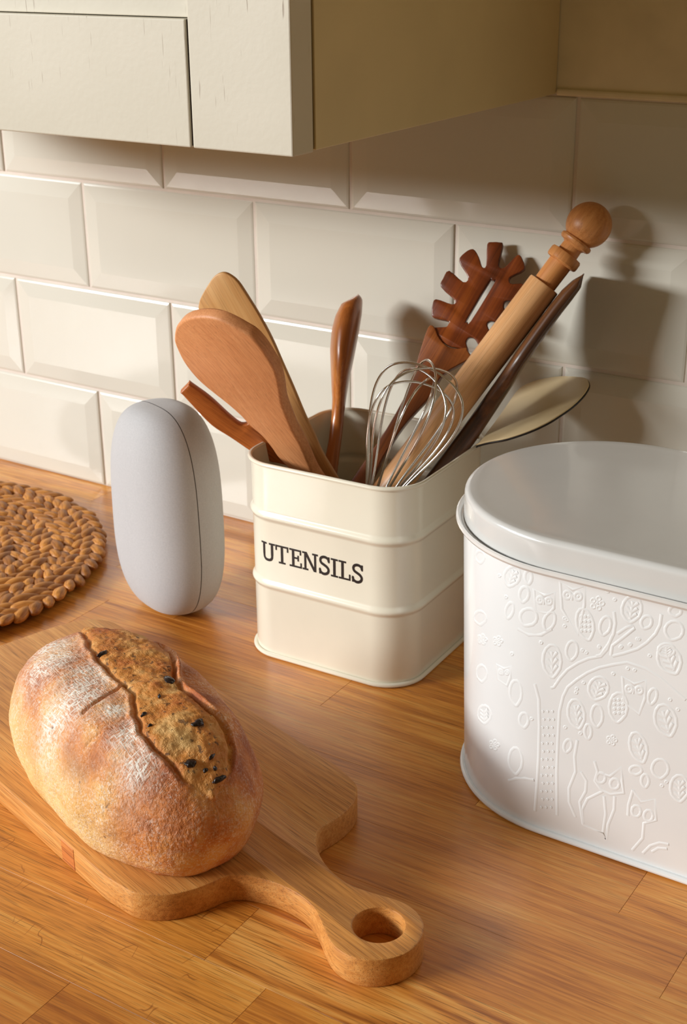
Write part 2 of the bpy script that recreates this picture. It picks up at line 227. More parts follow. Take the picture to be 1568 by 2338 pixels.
EMB = [[[4197,1756],[4179,1724],[4147,1696],[4121,1680],[4109,1679],[4093,1692],[4077,1717],[4080,1750],[4099,1784],[4125,1812],[4153,1828],[4178,1828],[4196,1814],[4202,1789],[4197,1756]],[[4156,1800],[4123,1701]],[[4146,1770],[4187,1798]],[[4146,1770],[4122,1795]],[[4136,1739],[4177,1768]],[[4136,1739],[4112,1765]],[[4125,1709],[4167,1738]],[[4125,1709],[4101,1734]],[[4267,1669],[4259,1645],[4243,1623],[4230,1611],[4224,1609],[4214,1618],[4202,1635],[4201,1658],[4207,1683],[4219,1704],[4234,1717],[4249,1719],[4261,1710],[4267,1693],[4267,1669]],[[4158,1523],[4147,1496],[4130,1472],[4116,1459],[4110,1458],[4102,1468],[4094,1487],[4097,1513],[4107,1540],[4121,1563],[4136,1576],[4149,1578],[4158,1568],[4161,1548],[4158,1523]],[[4322,1510],[4302,1484],[4270,1467],[4245,1458],[4235,1460],[4222,1476],[4210,1502],[4215,1532],[4234,1559],[4260,1578],[4287,1586],[4310,1580],[4325,1563],[4329,1538],[4322,1510]],[[4443,1534],[4430,1506],[4410,1483],[4395,1471],[4388,1472],[4380,1486],[4373,1511],[4376,1541],[4388,1570],[4404,1593],[4420,1604],[4435,1603],[4445,1588],[4447,1564],[4443,1534]],[[4285,1797],[4283,1776],[4274,1758],[4266,1746],[4261,1745],[4252,1751],[4241,1763],[4237,1782],[4238,1802],[4244,1819],[4254,1831],[4264,1834],[4275,1829],[4282,1815],[4285,1797]],[[4303,1721],[4371,1699],[4434,1737],[4435,1633],[4403,1587],[4317,1580],[4303,1721]],[[4363,1668],[4360,1655],[4351,1645],[4339,1641],[4328,1646],[4324,1657],[4327,1670],[4337,1681],[4349,1684],[4359,1680],[4363,1668]],[[4348,1664],[4346,1660],[4342,1659],[4340,1662],[4342,1666],[4346,1667],[4348,1664]],[[4420,1677],[4417,1663],[4408,1653],[4396,1650],[4386,1655],[4382,1666],[4385,1680],[4394,1690],[4406,1693],[4416,1688],[4420,1677]],[[4405,1673],[4403,1669],[4399,1668],[4397,1671],[4399,1675],[4403,1676],[4405,1673]],[[4372,1675],[4368,1641]],[[4468,1815],[4548,1784],[4622,1830],[4626,1704],[4596,1497],[4486,1643],[4468,1815]],[[4539,1748],[4536,1732],[4525,1720],[4511,1716],[4498,1723],[4493,1736],[4497,1752],[4508,1764],[4522,1768],[4534,1762],[4539,1748]],[[4520,1743],[4518,1739],[4515,1738],[4512,1741],[4514,1745],[4518,1746],[4520,1743]],[[4607,1757],[4603,1741],[4592,1729],[4578,1726],[4566,1732],[4561,1745],[4565,1761],[4575,1773],[4590,1777],[4601,1771],[4607,1757]],[[4588,1752],[4586,1748],[4582,1747],[4580,1750],[4582,1754],[4586,1755],[4588,1752]],[[4550,1756],[4544,1715]],[[4688,1604],[4693,1558],[4682,1513],[4670,1485],[4660,1480],[4637,1490],[4607,1514],[4587,1554],[4580,1599],[4585,1640],[4600,1669],[4622,1680],[4648,1671],[4671,1644],[4688,1604]],[[4616,1629],[4614,1623],[4608,1621],[4605,1626],[4608,1631],[4613,1633],[4616,1629]],[[4618,1597],[4616,1591],[4610,1590],[4607,1594],[4610,1600],[4615,1601],[4618,1597]],[[4620,1565],[4618,1559],[4612,1558],[4609,1562],[4611,1568],[4617,1570],[4620,1565]],[[4622,1533],[4620,1527],[4614,1526],[4611,1530],[4613,1536],[4619,1538],[4622,1533]],[[4641,1635],[4639,1629],[4633,1628],[4630,1632],[4632,1638],[4638,1640],[4641,1635]],[[4643,1604],[4641,1598],[4635,1596],[4632,1601],[4634,1606],[4640,1608],[4643,1604]],[[4645,1572],[4643,1566],[4637,1564],[4634,1569],[4636,1575],[4642,1576],[4645,1572]],[[4647,1540],[4645,1534],[4639,1533],[4636,1537],[4638,1543],[4644,1545],[4647,1540]],[[4666,1642],[4663,1636],[4658,1634],[4654,1639],[4657,1645],[4663,1646],[4666,1642]],[[4668,1610],[4665,1604],[4660,1603],[4656,1607],[4659,1613],[4665,1615],[4668,1610]],[[4670,1579],[4667,1573],[4662,1571],[4658,1576],[4661,1581],[4667,1583],[4670,1579]],[[4672,1547],[4669,1541],[4664,1539],[4660,1544],[4663,1550],[4669,1551],[4672,1547]],[[4748,1748],[4744,1737],[4735,1730],[4726,1732],[4721,1741],[4724,1752],[4733,1758],[4743,1757],[4748,1748]],[[4729,1713],[4726,1702],[4717,1695],[4707,1697],[4702,1706],[4706,1717],[4715,1723],[4725,1722],[4729,1713]],[[4695,1715],[4692,1704],[4682,1698],[4672,1699],[4668,1708],[4671,1719],[4680,1726],[4690,1724],[4695,1715]],[[4693,1752],[4689,1741],[4680,1735],[4670,1736],[4665,1745],[4669,1756],[4678,1763],[4688,1761],[4693,1752]],[[4725,1772],[4722,1761],[4713,1755],[4703,1756],[4698,1765],[4702,1776],[4711,1782],[4721,1781],[4725,1772]],[[4711,1738],[4708,1732],[4702,1730],[4698,1735],[4701,1742],[4707,1743],[4711,1738]],[[4793,1602],[4784,1573],[4766,1551],[4753,1538],[4747,1538],[4738,1551],[4728,1574],[4729,1603],[4737,1631],[4750,1654],[4765,1666],[4779,1666],[4790,1653],[4795,1631],[4793,1602]],[[4973,1757],[4962,1718],[4935,1685],[4913,1666],[4901,1665],[4882,1680],[4860,1710],[4855,1748],[4865,1787],[4884,1819],[4909,1837],[4935,1839],[4957,1824],[4971,1794],[4973,1757]],[[4919,1805],[4909,1690]],[[4916,1770],[4952,1804]],[[4916,1770],[4886,1799]],[[4913,1734],[4949,1769]],[[4913,1734],[4883,1764]],[[4910,1699],[4946,1733]],[[4910,1699],[4880,1728]],[[4818,1791],[4814,1782],[4806,1780],[4801,1786],[4805,1795],[4813,1797],[4818,1791]],[[4773,1833],[4769,1824],[4761,1822],[4756,1829],[4760,1837],[4768,1839],[4773,1833]],[[4876,1499],[4873,1490],[4864,1488],[4860,1494],[4863,1503],[4872,1505],[4876,1499]],[[4930,1529],[4927,1520],[4919,1518],[4914,1525],[4918,1533],[4926,1536],[4930,1529]],[[4978,1577],[4975,1569],[4966,1566],[4962,1573],[4965,1581],[4973,1584],[4978,1577]],[[4741,1456],[4738,1447],[4729,1445],[4724,1451],[4728,1460],[4737,1462],[4741,1456]],[[4638,1406],[4634,1397],[4626,1395],[4621,1401],[4625,1411],[4633,1413],[4638,1406]],[[4515,1586],[4511,1577],[4502,1575],[4497,1582],[4501,1591],[4510,1593],[4515,1586]],[[4530,1580],[4526,1571],[4517,1569],[4512,1576],[4516,1585],[4525,1587],[4530,1580]],[[4518,1536],[4514,1527],[4505,1525],[4500,1532],[4504,1541],[4513,1543],[4518,1536]],[[4109,1604],[4104,1594],[4092,1590],[4086,1595],[4091,1606],[4103,1610],[4109,1604]],[[4049,1726],[4043,1716],[4030,1711],[4023,1716],[4029,1726],[4042,1731],[4049,1726]],[[4810,1710],[4823,1639],[4816,1567],[4788,1489],[4746,1406],[4718,1390]],[[4839,1574],[4891,1628],[4931,1653],[4939,1636],[4869,1552],[4812,1486],[4807,1419]],[[5092,1770],[5088,1701],[5066,1636],[5017,1563],[4966,1509],[4885,1456],[4817,1418]],[[5036,1687],[5026,1669],[5009,1656],[4996,1650],[4990,1651],[4983,1662],[4975,1680],[4977,1700],[4986,1718],[4999,1732],[5014,1737],[5027,1735],[5036,1724],[5039,1707],[5036,1687]],[[5222,1679],[5209,1652],[5183,1632],[5162,1622],[5152,1623],[5137,1637],[5121,1662],[5120,1690],[5131,1717],[5151,1738],[5174,1747],[5197,1745],[5214,1730],[5224,1707],[5222,1679]],[[5204,1819],[5201,1803],[5187,1788],[5176,1778],[5169,1777],[5156,1780],[5141,1787],[5134,1800],[5137,1816],[5145,1830],[5159,1840],[5174,1844],[5189,1841],[5200,1832],[5204,1819]],[[5186,1562],[5181,1541],[5162,1520],[5146,1507],[5136,1504],[5119,1508],[5097,1517],[5089,1534],[5092,1554],[5104,1573],[5123,1587],[5145,1593],[5165,1590],[5180,1579],[5186,1562]],[[5135,1574],[5140,1517]],[[5137,1556],[5163,1580]],[[5137,1556],[5108,1564]],[[5138,1539],[5164,1562]],[[5138,1539],[5110,1547]],[[5140,1522],[5166,1545]],[[5140,1522],[5111,1530]],[[4195,1418],[4276,1404],[4360,1431],[4427,1491]],[[3912,1375],[3904,1350],[3874,1320],[3848,1298],[3832,1290],[3802,1285],[3762,1283],[3746,1297],[3754,1322],[3780,1351],[3815,1378],[3852,1395],[3883,1400],[3904,1392],[3912,1375]],[[3888,1785],[3881,1765],[3859,1741],[3839,1725],[3827,1719],[3804,1718],[3776,1720],[3764,1733],[3770,1754],[3788,1776],[3814,1795],[3841,1807],[3865,1808],[3881,1801],[3888,1785]],[[4076,1287],[4073,1278],[4063,1270],[4053,1269],[4049,1275],[4052,1284],[4062,1291],[4072,1292],[4076,1287]],[[4056,1256],[4053,1247],[4043,1239],[4033,1238],[4028,1244],[4032,1253],[4042,1260],[4052,1261],[4056,1256]],[[4021,1249],[4017,1240],[4007,1232],[3996,1230],[3991,1236],[3995,1245],[4006,1253],[4016,1254],[4021,1249]],[[4019,1276],[4016,1267],[4005,1259],[3995,1258],[3990,1263],[3994,1272],[4004,1280],[4015,1281],[4019,1276]],[[4054,1300],[4050,1290],[4041,1283],[4030,1282],[4026,1287],[4030,1297],[4040,1304],[4050,1305],[4054,1300]],[[4042,1272],[4037,1263],[4027,1259],[4021,1263],[4026,1272],[4036,1276],[4042,1272]],[[3924,1230],[3920,1220],[3908,1211],[3895,1208],[3889,1213],[3894,1223],[3906,1232],[3919,1235],[3924,1230]],[[3899,1195],[3894,1185],[3881,1176],[3868,1173],[3862,1177],[3867,1187],[3880,1197],[3893,1200],[3899,1195]],[[3852,1181],[3846,1171],[3832,1161],[3817,1156],[3810,1161],[3816,1171],[3831,1182],[3845,1186],[3852,1181]],[[3850,1209],[3845,1198],[3830,1188],[3815,1184],[3809,1188],[3814,1199],[3829,1209],[3844,1213],[3850,1209]],[[3896,1239],[3891,1229],[3879,1220],[3865,1217],[3859,1222],[3864,1232],[3877,1241],[3890,1244],[3896,1239]],[[3880,1209],[3873,1199],[3860,1193],[3853,1196],[3859,1205],[3873,1212],[3880,1209]],[[4498,1289],[4492,1237],[4470,1191],[4451,1163],[4439,1159],[4417,1175],[4390,1208],[4379,1254],[4382,1306],[4397,1350],[4420,1378],[4446,1386],[4471,1371],[4489,1336],[4498,1289]],[[4435,1340],[4443,1192]],[[4438,1295],[4469,1345]],[[4438,1295],[4402,1326]],[[4440,1249],[4471,1300]],[[4440,1249],[4405,1280]],[[4443,1204],[4474,1254]],[[4443,1204],[4407,1235]],[[4598,1385],[4591,1355],[4575,1329],[4561,1314],[4554,1313],[4542,1325],[4529,1346],[4526,1375],[4532,1405],[4543,1430],[4559,1445],[4575,1447],[4589,1436],[4597,1414],[4598,1385]],[[4371,1383],[4367,1374],[4358,1371],[4353,1377],[4357,1387],[4366,1389],[4371,1383]],[[4663,1398],[4659,1389],[4651,1387],[4646,1393],[4650,1402],[4658,1405],[4663,1398]],[[4741,1461],[4737,1452],[4729,1450],[4724,1456],[4728,1465],[4736,1468],[4741,1461]],[[4872,1493],[4868,1484],[4860,1482],[4855,1488],[4859,1497],[4867,1499],[4872,1493]],[[4926,1523],[4923,1514],[4914,1512],[4910,1519],[4913,1527],[4922,1530],[4926,1523]],[[4969,1575],[4965,1566],[4957,1564],[4953,1570],[4956,1579],[4964,1581],[4969,1575]],[[5050,1488],[5046,1480],[5038,1477],[5034,1484],[5037,1492],[5045,1495],[5050,1488]],[[4657,1190],[4653,1180],[4644,1178],[4639,1184],[4643,1194],[4652,1196],[4657,1190]],[[4615,1135],[4612,1126],[4603,1123],[4598,1130],[4602,1139],[4611,1142],[4615,1135]],[[4612,1108],[4608,1099],[4599,1096],[4595,1103],[4598,1112],[4607,1115],[4612,1108]],[[4838,1306],[4834,1296],[4826,1294],[4821,1301],[4825,1310],[4833,1312],[4838,1306]],[[4924,1366],[4920,1357],[4912,1355],[4907,1362],[4911,1371],[4919,1373],[4924,1366]],[[4966,1369],[4963,1360],[4954,1357],[4950,1364],[4953,1373],[4961,1375],[4966,1369]],[[4553,843],[4549,834],[4540,831],[4535,838],[4539,847],[4548,850],[4553,843]],[[4654,833],[4650,823],[4641,820],[4636,827],[4640,837],[4649,840],[4654,833]],[[5190,1238],[5187,1229],[5179,1227],[5174,1233],[5178,1242],[5186,1245],[5190,1238]],[[5241,1188],[5237,1179],[5229,1177],[5225,1183],[5228,1192],[5236,1194],[5241,1188]],[[5185,642],[5181,632],[5173,629],[5168,636],[5172,646],[5180,649],[5185,642]],[[5210,678],[5207,668],[5198,665],[5194,672],[5197,681],[5205,684],[5210,678]],[[4326,829],[4321,819],[4312,815],[4306,822],[4311,832],[4320,836],[4326,829]],[[4166,1233],[4161,1223],[4150,1218],[4144,1224],[4149,1235],[4161,1239],[4166,1233]],[[4807,1550],[4781,1452],[4746,1396],[4671,1360],[4606,1310],[4540,1244],[4495,1173],[4458,1098],[4439,1087]],[[5272,1263],[5194,1310],[5117,1358],[5021,1395],[4908,1402],[4825,1363],[4742,1318],[4668,1261],[4603,1194],[4547,1125],[4521,1054],[4502,941],[4501,723],[4503,502],[4519,179]],[[4330,1080],[4362,983],[4374,791],[4377,571],[4373,343],[4366,156]],[[4385,904],[4399,908]],[[4391,916],[4392,896]],[[4394,849],[4408,854]],[[4401,861],[4402,842]],[[4387,789],[4402,794]],[[4394,801],[4395,782]],[[4397,734],[4411,739]],[[4404,746],[4405,727]],[[4390,673],[4405,678]],[[4397,685],[4398,666]],[[4400,618],[4414,622]],[[4406,630],[4407,610]],[[4393,556],[4407,561]],[[4400,569],[4401,549]],[[4403,500],[4417,505]],[[4409,512],[4410,493]],[[4396,438],[4410,443]],[[4402,450],[4403,430]],[[4405,381],[4420,386]],[[4412,394],[4413,374]],[[4399,318],[4413,324]],[[4405,331],[4406,311]],[[4408,261],[4423,267]],[[4415,274],[4416,254]],[[4401,198],[4416,203]],[[4408,211],[4409,190]],[[4417,914],[4431,918]],[[4424,926],[4425,907]],[[4427,860],[4441,864]],[[4433,871],[4434,852]],[[4420,800],[4434,804]],[[4427,812],[4428,792]],[[4430,745],[4444,749]],[[4436,757],[4437,737]],[[4423,684],[4437,689]],[[4429,696],[4431,677]],[[4432,629],[4447,633]],[[4439,641],[4440,621]],[[4426,567],[4440,572]],[[4432,580],[4433,560]],[[4435,511],[4450,516]],[[4442,524],[4443,504]],[[4429,449],[4443,454]],[[4435,462],[4436,442]],[[4438,393],[4453,398]],[[4445,405],[4446,385]],[[4432,330],[4446,335]],[[4438,343],[4439,323]],[[4441,273],[4456,279]],[[4448,286],[4449,266]],[[4435,210],[4449,215]],[[4441,223],[4442,202]],[[4449,924],[4463,929]],[[4456,936],[4457,917]],[[4459,870],[4473,874]],[[4465,882],[4466,862]],[[4452,810],[4466,815]],[[4459,822],[4460,803]],[[4462,755],[4476,760]],[[4469,767],[4470,748]],[[4455,695],[4470,700]],[[4462,707],[4463,687]],[[4465,640],[4479,644]],[[4472,652],[4473,632]],[[4458,578],[4473,583]],[[4465,591],[4466,571]],[[4468,523],[4482,528]],[[4475,535],[4476,515]],[[4462,461],[4476,466]],[[4468,473],[4469,453]],[[4471,405],[4486,410]],[[4478,417],[4479,397]],[[4465,342],[4479,347]],[[4471,355],[4472,335]],[[4475,285],[4489,290]],[[4481,298],[4482,278]],[[4468,222],[4482,227]],[[4475,235],[4476,215]],[[4801,1168],[4784,1132],[4752,1105],[4727,1090],[4715,1091],[4698,1109],[4681,1141],[4682,1179],[4697,1215],[4721,1243],[4749,1257],[4775,1254],[4795,1236],[4805,1205],[4801,1168]],[[4754,1224],[4727,1114]],[[4746,1190],[4787,1218]],[[4746,1190],[4720,1224]],[[4738,1157],[4779,1184]],[[4738,1157],[4712,1190]],[[4729,1122],[4770,1150]],[[4729,1122],[4703,1156]],[[4930,1096],[4922,1049],[4899,1007],[4879,983],[4867,980],[4848,996],[4825,1028],[4817,1071],[4823,1118],[4839,1158],[4862,1182],[4887,1188],[4910,1172],[4925,1140],[4930,1096]],[[4852,1134],[4850,1128],[4844,1126],[4841,1131],[4843,1137],[4849,1139],[4852,1134]],[[4854,1104],[4852,1097],[4846,1096],[4843,1100],[4845,1106],[4851,1108],[4854,1104]],[[4856,1073],[4854,1067],[4848,1065],[4845,1069],[4848,1076],[4853,1077],[4856,1073]],[[4859,1042],[4856,1036],[4850,1034],[4847,1039],[4850,1045],[4855,1047],[4859,1042]],[[4878,1142],[4876,1136],[4870,1134],[4867,1139],[4870,1145],[4875,1147],[4878,1142]],[[4881,1112],[4878,1106],[4873,1104],[4869,1108],[4872,1115],[4877,1116],[4881,1112]],[[4883,1081],[4880,1075],[4875,1073],[4872,1078],[4874,1084],[4880,1086],[4883,1081]],[[4885,1051],[4883,1044],[4877,1043],[4874,1047],[4876,1053],[4882,1055],[4885,1051]],[[4905,1150],[4902,1144],[4897,1143],[4893,1147],[4896,1153],[4901,1155],[4905,1150]],[[4907,1120],[4904,1114],[4899,1112],[4896,1117],[4898,1123],[4904,1124],[4907,1120]],[[4909,1089],[4907,1083],[4901,1082],[4898,1086],[4900,1092],[4906,1094],[4909,1089]],[[4911,1059],[4909,1053],[4903,1051],[4900,1055],[4903,1062],[4908,1063],[4911,1059]],[[4665,979],[4666,932],[4652,887],[4637,859],[4627,854],[4604,865],[4576,889],[4559,929],[4556,975],[4564,1016],[4581,1045],[4605,1056],[4630,1047],[4651,1019],[4665,979]],[[4601,1014],[4626,884]],[[4608,974],[4631,1023]],[[4608,974],[4572,996]],[[4616,934],[4639,984]],[[4616,934],[4580,956]],[[4624,894],[4647,944]],[[4624,894],[4587,916]],[[4780,997],[4778,961],[4765,929],[4753,910],[4746,908],[4732,919],[4716,941],[4708,974],[4710,1009],[4718,1039],[4731,1058],[4747,1063],[4763,1053],[4775,1029],[4780,997]],[[4887,1300],[4960,1272],[5027,1318],[5033,1198],[5004,1078],[4906,1135],[4887,1300]],[[4953,1237],[4950,1222],[4940,1210],[4927,1206],[4916,1212],[4911,1225],[4914,1240],[4924,1252],[4937,1256],[4948,1250],[4953,1237]],[[4936,1232],[4934,1228],[4931,1227],[4928,1230],[4930,1234],[4934,1235],[4936,1232]],[[5014,1248],[5012,1233],[5002,1221],[4989,1217],[4978,1222],[4973,1235],[4976,1251],[4986,1262],[4998,1266],[5009,1261],[5014,1248]],[[4997,1243],[4996,1239],[4992,1238],[4990,1240],[4992,1244],[4995,1246],[4997,1243]],[[4962,1245],[4958,1206]],[[5101,1224],[5094,1199],[5081,1179],[5071,1168],[5066,1168],[5059,1179],[5052,1199],[5052,1224],[5058,1248],[5068,1268],[5080,1279],[5091,1279],[5099,1268],[5103,1249],[5101,1224]],[[4715,864],[4714,840],[4706,819],[4699,806],[4694,804],[4686,812],[4676,828],[4671,850],[4672,873],[4677,893],[4685,906],[4695,909],[4704,902],[4712,886],[4715,864]],[[4880,859],[4878,850],[4871,844],[4863,845],[4860,852],[4862,861],[4869,867],[4877,866],[4880,859]],[[4866,830],[4864,821],[4857,815],[4849,816],[4845,823],[4848,832],[4855,838],[4862,837],[4866,830]],[[4840,830],[4837,821],[4830,816],[4823,817],[4819,824],[4821,833],[4829,838],[4836,837],[4840,830]],[[4838,860],[4835,851],[4828,845],[4821,846],[4817,853],[4819,862],[4827,868],[4834,867],[4838,860]],[[4863,877],[4860,868],[4853,863],[4846,864],[4842,871],[4845,880],[4852,885],[4859,884],[4863,877]],[[4854,850],[4851,843],[4844,840],[4840,846],[4843,853],[4850,855],[4854,850]],[[4591,713],[4583,691],[4570,673],[4560,662],[4555,662],[4548,672],[4541,689],[4542,711],[4548,733],[4558,751],[4569,761],[4580,761],[4588,752],[4592,735],[4591,713]],[[5065,882],[5072,836],[5064,789],[5054,760],[5044,753],[5021,761],[4989,782],[4967,819],[4958,864],[4960,907],[4973,938],[4994,951],[5020,945],[5045,920],[5065,882]],[[4996,908],[5040,783]],[[5010,870],[5025,922]],[[5010,870],[4970,887]],[[5023,831],[5038,884]],[[5023,831],[4984,849]],[[5036,793],[5051,845]],[[5036,793],[4997,810]],[[4662,557],[4701,504],[4700,426],[4665,335],[4695,176]],[[4628,776],[4615,652],[4627,545],[4589,409],[4595,309],[4642,213]],[[4746,663],[4770,595],[4755,523],[4798,472],[4859,461],[4945,502],[4929,584],[4918,678],[4850,589],[4775,591]],[[4822,569],[4818,545],[4804,526],[4786,519],[4770,528],[4763,548],[4767,572],[4781,591],[4799,597],[4815,589],[4822,569]],[[4912,556],[4908,532],[4894,514],[4876,507],[4861,516],[4854,536],[4858,560],[4871,579],[4889,585],[4905,576],[4912,556]],[[4809,465],[4714,375],[4684,285],[4695,176],[4778,161],[4829,158],[4852,121],[4859,237],[4891,361],[4889,460]],[[4821,436],[4839,309],[4829,169]],[[5001,544],[4980,427],[4981,350]],[[5001,544],[5055,476],[5138,528],[5159,383],[5085,333],[5084,221],[5024,108]],[[5060,412],[5056,386],[5043,366],[5025,360],[5010,369],[5003,391],[5006,417],[5019,437],[5037,443],[5052,434],[5060,412]],[[5138,408],[5134,382],[5121,362],[5104,356],[5088,365],[5081,387],[5085,412],[5098,432],[5115,439],[5130,429],[5138,408]],[[5093,112],[5136,185],[5191,229],[5248,239]],[[5149,145],[5185,187],[5241,204]],[[5218,1538],[5229,1498],[5222,1452],[5210,1420],[5199,1410],[5170,1409],[5131,1415],[5103,1442],[5089,1480],[5089,1521],[5104,1555],[5130,1576],[5162,1580],[5193,1567],[5218,1538]],[[5134,1536],[5192,1436]],[[5152,1506],[5168,1560]],[[5152,1506],[5103,1506]],[[5170,1475],[5186,1529]],[[5170,1475],[5121,1476]],[[5188,1444],[5204,1499]],[[5188,1444],[5139,1445]],[[5227,1126],[5233,1078],[5221,1028],[5207,996],[5195,988],[5168,994],[5131,1013],[5107,1050],[5098,1097],[5103,1141],[5120,1175],[5147,1192],[5177,1188],[5206,1164],[5227,1126]],[[5146,1147],[5191,1019]],[[5160,1108],[5181,1164]],[[5160,1108],[5114,1122]],[[5174,1068],[5195,1125]],[[5174,1068],[5128,1083]],[[5188,1029],[5209,1086]],[[5188,1029],[5142,1043]],[[5338,675],[5334,632],[5314,591],[5297,566],[5286,562],[5266,574],[5240,598],[5229,636],[5231,678],[5243,716],[5264,742],[5288,750],[5311,740],[5329,713],[5338,675]],[[5279,711],[5289,590]],[[5282,674],[5309,718]],[[5282,674],[5248,697]],[[5285,637],[5313,681]],[[5285,637],[5252,660]],[[5288,599],[5316,644]],[[5288,599],[5255,622]],[[5208,767],[5203,736],[5185,705],[5168,686],[5158,682],[5139,689],[5117,706],[5107,732],[5110,763],[5122,792],[5141,812],[5164,819],[5185,813],[5201,795],[5208,767]],[[4240,982],[4236,940],[4218,901],[4203,877],[4193,873],[4176,883],[4154,907],[4145,943],[4147,985],[4160,1022],[4178,1047],[4200,1056],[4219,1046],[4234,1020],[4240,982]],[[4259,491],[4254,444],[4234,400],[4216,372],[4205,367],[4185,378],[4160,402],[4150,442],[4154,488],[4168,530],[4189,560],[4213,570],[4235,560],[4252,532],[4259,491]],[[4151,293],[4212,339],[4282,370],[4349,385]],[[4295,807],[4291,781],[4278,757],[4267,742],[4261,739],[4248,745],[4233,758],[4227,780],[4229,805],[4238,827],[4251,843],[4266,849],[4280,844],[4290,829],[4295,807]],[[4026,1098],[4090,1095],[4148,1136],[4146,1058],[4120,987],[4038,995],[4026,1098]],[[4083,1071],[4080,1060],[4071,1051],[4059,1046],[4049,1047],[4045,1054],[4049,1065],[4058,1075],[4069,1080],[4079,1078],[4083,1071]],[[4070,1065],[4067,1060],[4062,1058],[4059,1060],[4061,1065],[4067,1068],[4070,1065]],[[4135,1088],[4132,1078],[4124,1069],[4113,1064],[4104,1066],[4100,1073],[4103,1084],[4111,1093],[4122,1098],[4131,1096],[4135,1088]],[[4123,1083],[4120,1078],[4115,1076],[4112,1079],[4115,1084],[4120,1086],[4123,1083]],[[4091,1078],[4086,1051]],[[3976,708],[3967,674],[3937,634],[3910,607],[3894,598],[3863,594],[3823,596],[3807,617],[3815,651],[3840,689],[3876,721],[3913,741],[3945,745],[3967,733],[3976,708]],[[3896,707],[3901,620]],[[3898,680],[3941,728]],[[3898,680],[3847,678]],[[3899,654],[3943,701]],[[3899,654],[3849,651]],[[3901,627],[3944,675]],[[3901,627],[3851,624]],[[4063,525],[4059,514],[4048,505],[4036,502],[4031,509],[4036,519],[4047,529],[4058,531],[4063,525]],[[4040,487],[4036,476],[4025,466],[4013,464],[4007,470],[4012,481],[4023,491],[4035,493],[4040,487]],[[3999,475],[3994,464],[3982,454],[3970,451],[3964,457],[3969,468],[3981,478],[3993,481],[3999,475]],[[3997,507],[3993,496],[3981,486],[3968,483],[3962,488],[3967,500],[3979,510],[3992,513],[3997,507]],[[4037,538],[4033,527],[4022,517],[4010,515],[4005,521],[4009,532],[4021,542],[4032,544],[4037,538]],[[4022,504],[4017,494],[4006,489],[4001,492],[4006,502],[4016,508],[4022,504]],[[3926,985],[3919,954],[3894,921],[3872,897],[3859,890],[3833,889],[3800,893],[3787,913],[3793,943],[3813,975],[3842,1002],[3873,1018],[3900,1019],[3919,1007],[3926,985]],[[5047,701],[5043,686],[5028,669],[5015,659],[5008,656],[4994,658],[4978,663],[4972,675],[4974,690],[4984,705],[4999,716],[5015,722],[5031,721],[5042,713],[5047,701]],[[5095,642],[5093,621],[5085,601],[5077,589],[5073,587],[5064,594],[5053,607],[5048,626],[5049,647],[5054,666],[5063,678],[5073,682],[5083,676],[5091,662],[5095,642]]]
def frame_m(d):
    m = Matrix((d['u'], d['v'], d['n'])).transposed().to_4x4(); m.translation = Vector(d['O']); return m
def mm(P): return [(p[0]/1000, p[1]/1000) for p in P]
# ---------------------------------------------------------------- materials
tile_glaze = plain('tile_glaze', hexc(215, 214, 203), rough=0.13, coat=0.1, noise_amt=0.015, nscale=6)
grout_mat = plain('grout', hexc(222, 212, 202), rough=0.9, bump=0.5, bscale=900)
wall_paint = plain('wall_paint', hexc(226, 214, 180), rough=0.6, bump=0.2, bscale=300)
oak = wood('oiled_oak', hexc(238, 180, 92), hexc(220, 144, 56), hexc(168, 94, 28), 0, rough=0.36, rings=5, ringd=1.6, pores=0.38, coat=0.25, spread=0.26)
oak_figured = wood('figured_oak', hexc(236, 176, 94), hexc(216, 142, 60), hexc(158, 88, 28), 0, rough=0.36, rings=13, ringd=3.4, pores=0.6, coat=0.25, spread=0)
oak_flecked = wood('flecked_oak', hexc(238, 178, 92), hexc(218, 144, 58), hexc(150, 84, 28), 0, rough=0.36, rings=4, ringd=1.0, pores=0.55, coat=0.25, spread=0, flecks=0.75)
board_oak = wood('board_oak', hexc(230, 174, 102), hexc(210, 144, 72), hexc(166, 102, 42), 0, rough=0.5, rings=4, ringd=1.2, pores=0.45, spread=0, bump=0.35)
beech = wood('beech', hexc(232, 170, 118), hexc(218, 150, 98), hexc(194, 124, 76), 1, rough=0.5, rings=2, ringd=0.5, pores=0.32, fib=1.7, spread=0, bump=0.35)
beech_dark = wood('oiled_beech', hexc(204, 124, 60), hexc(184, 104, 44), hexc(146, 74, 28), 1, rough=0.42, rings=2, ringd=0.6, pores=0.35, fib=1.7, spread=0)
maple = wood('pale_maple', hexc(222, 178, 118), hexc(204, 154, 94), hexc(176, 122, 66), 1, rough=0.45, rings=5, ringd=1.0, pores=0.2, fib=0.7, spread=0)
cherry = wood('cherry', hexc(206, 136, 66), hexc(180, 106, 46), hexc(136, 72, 26), 1, rough=0.3, rings=5, ringd=1.6, pores=0.2, coat=0.3, fib=0.5, spread=0)
rosewood = wood('red_hardwood', hexc(164, 86, 28), hexc(120, 54, 18), hexc(60, 24, 9), 1, rough=0.32, rings=5, ringd=1.8, pores=0.2, coat=0.3, fib=0.5, spread=0)
fork_wood = wood('fork_handle_wood', hexc(176, 106, 50), hexc(146, 80, 34), hexc(94, 46, 18), 1, rough=0.34, rings=5, ringd=1.6, pores=0.2, coat=0.25, fib=0.5, spread=0)
dark_wood = wood('dark_bark_wood', hexc(140, 90, 48), hexc(92, 54, 26), hexc(44, 24, 14), 1, rough=0.4, rings=4, ringd=2.5, pores=0.2, coat=0.2, fib=0.5, spread=0, blotch=0.8)
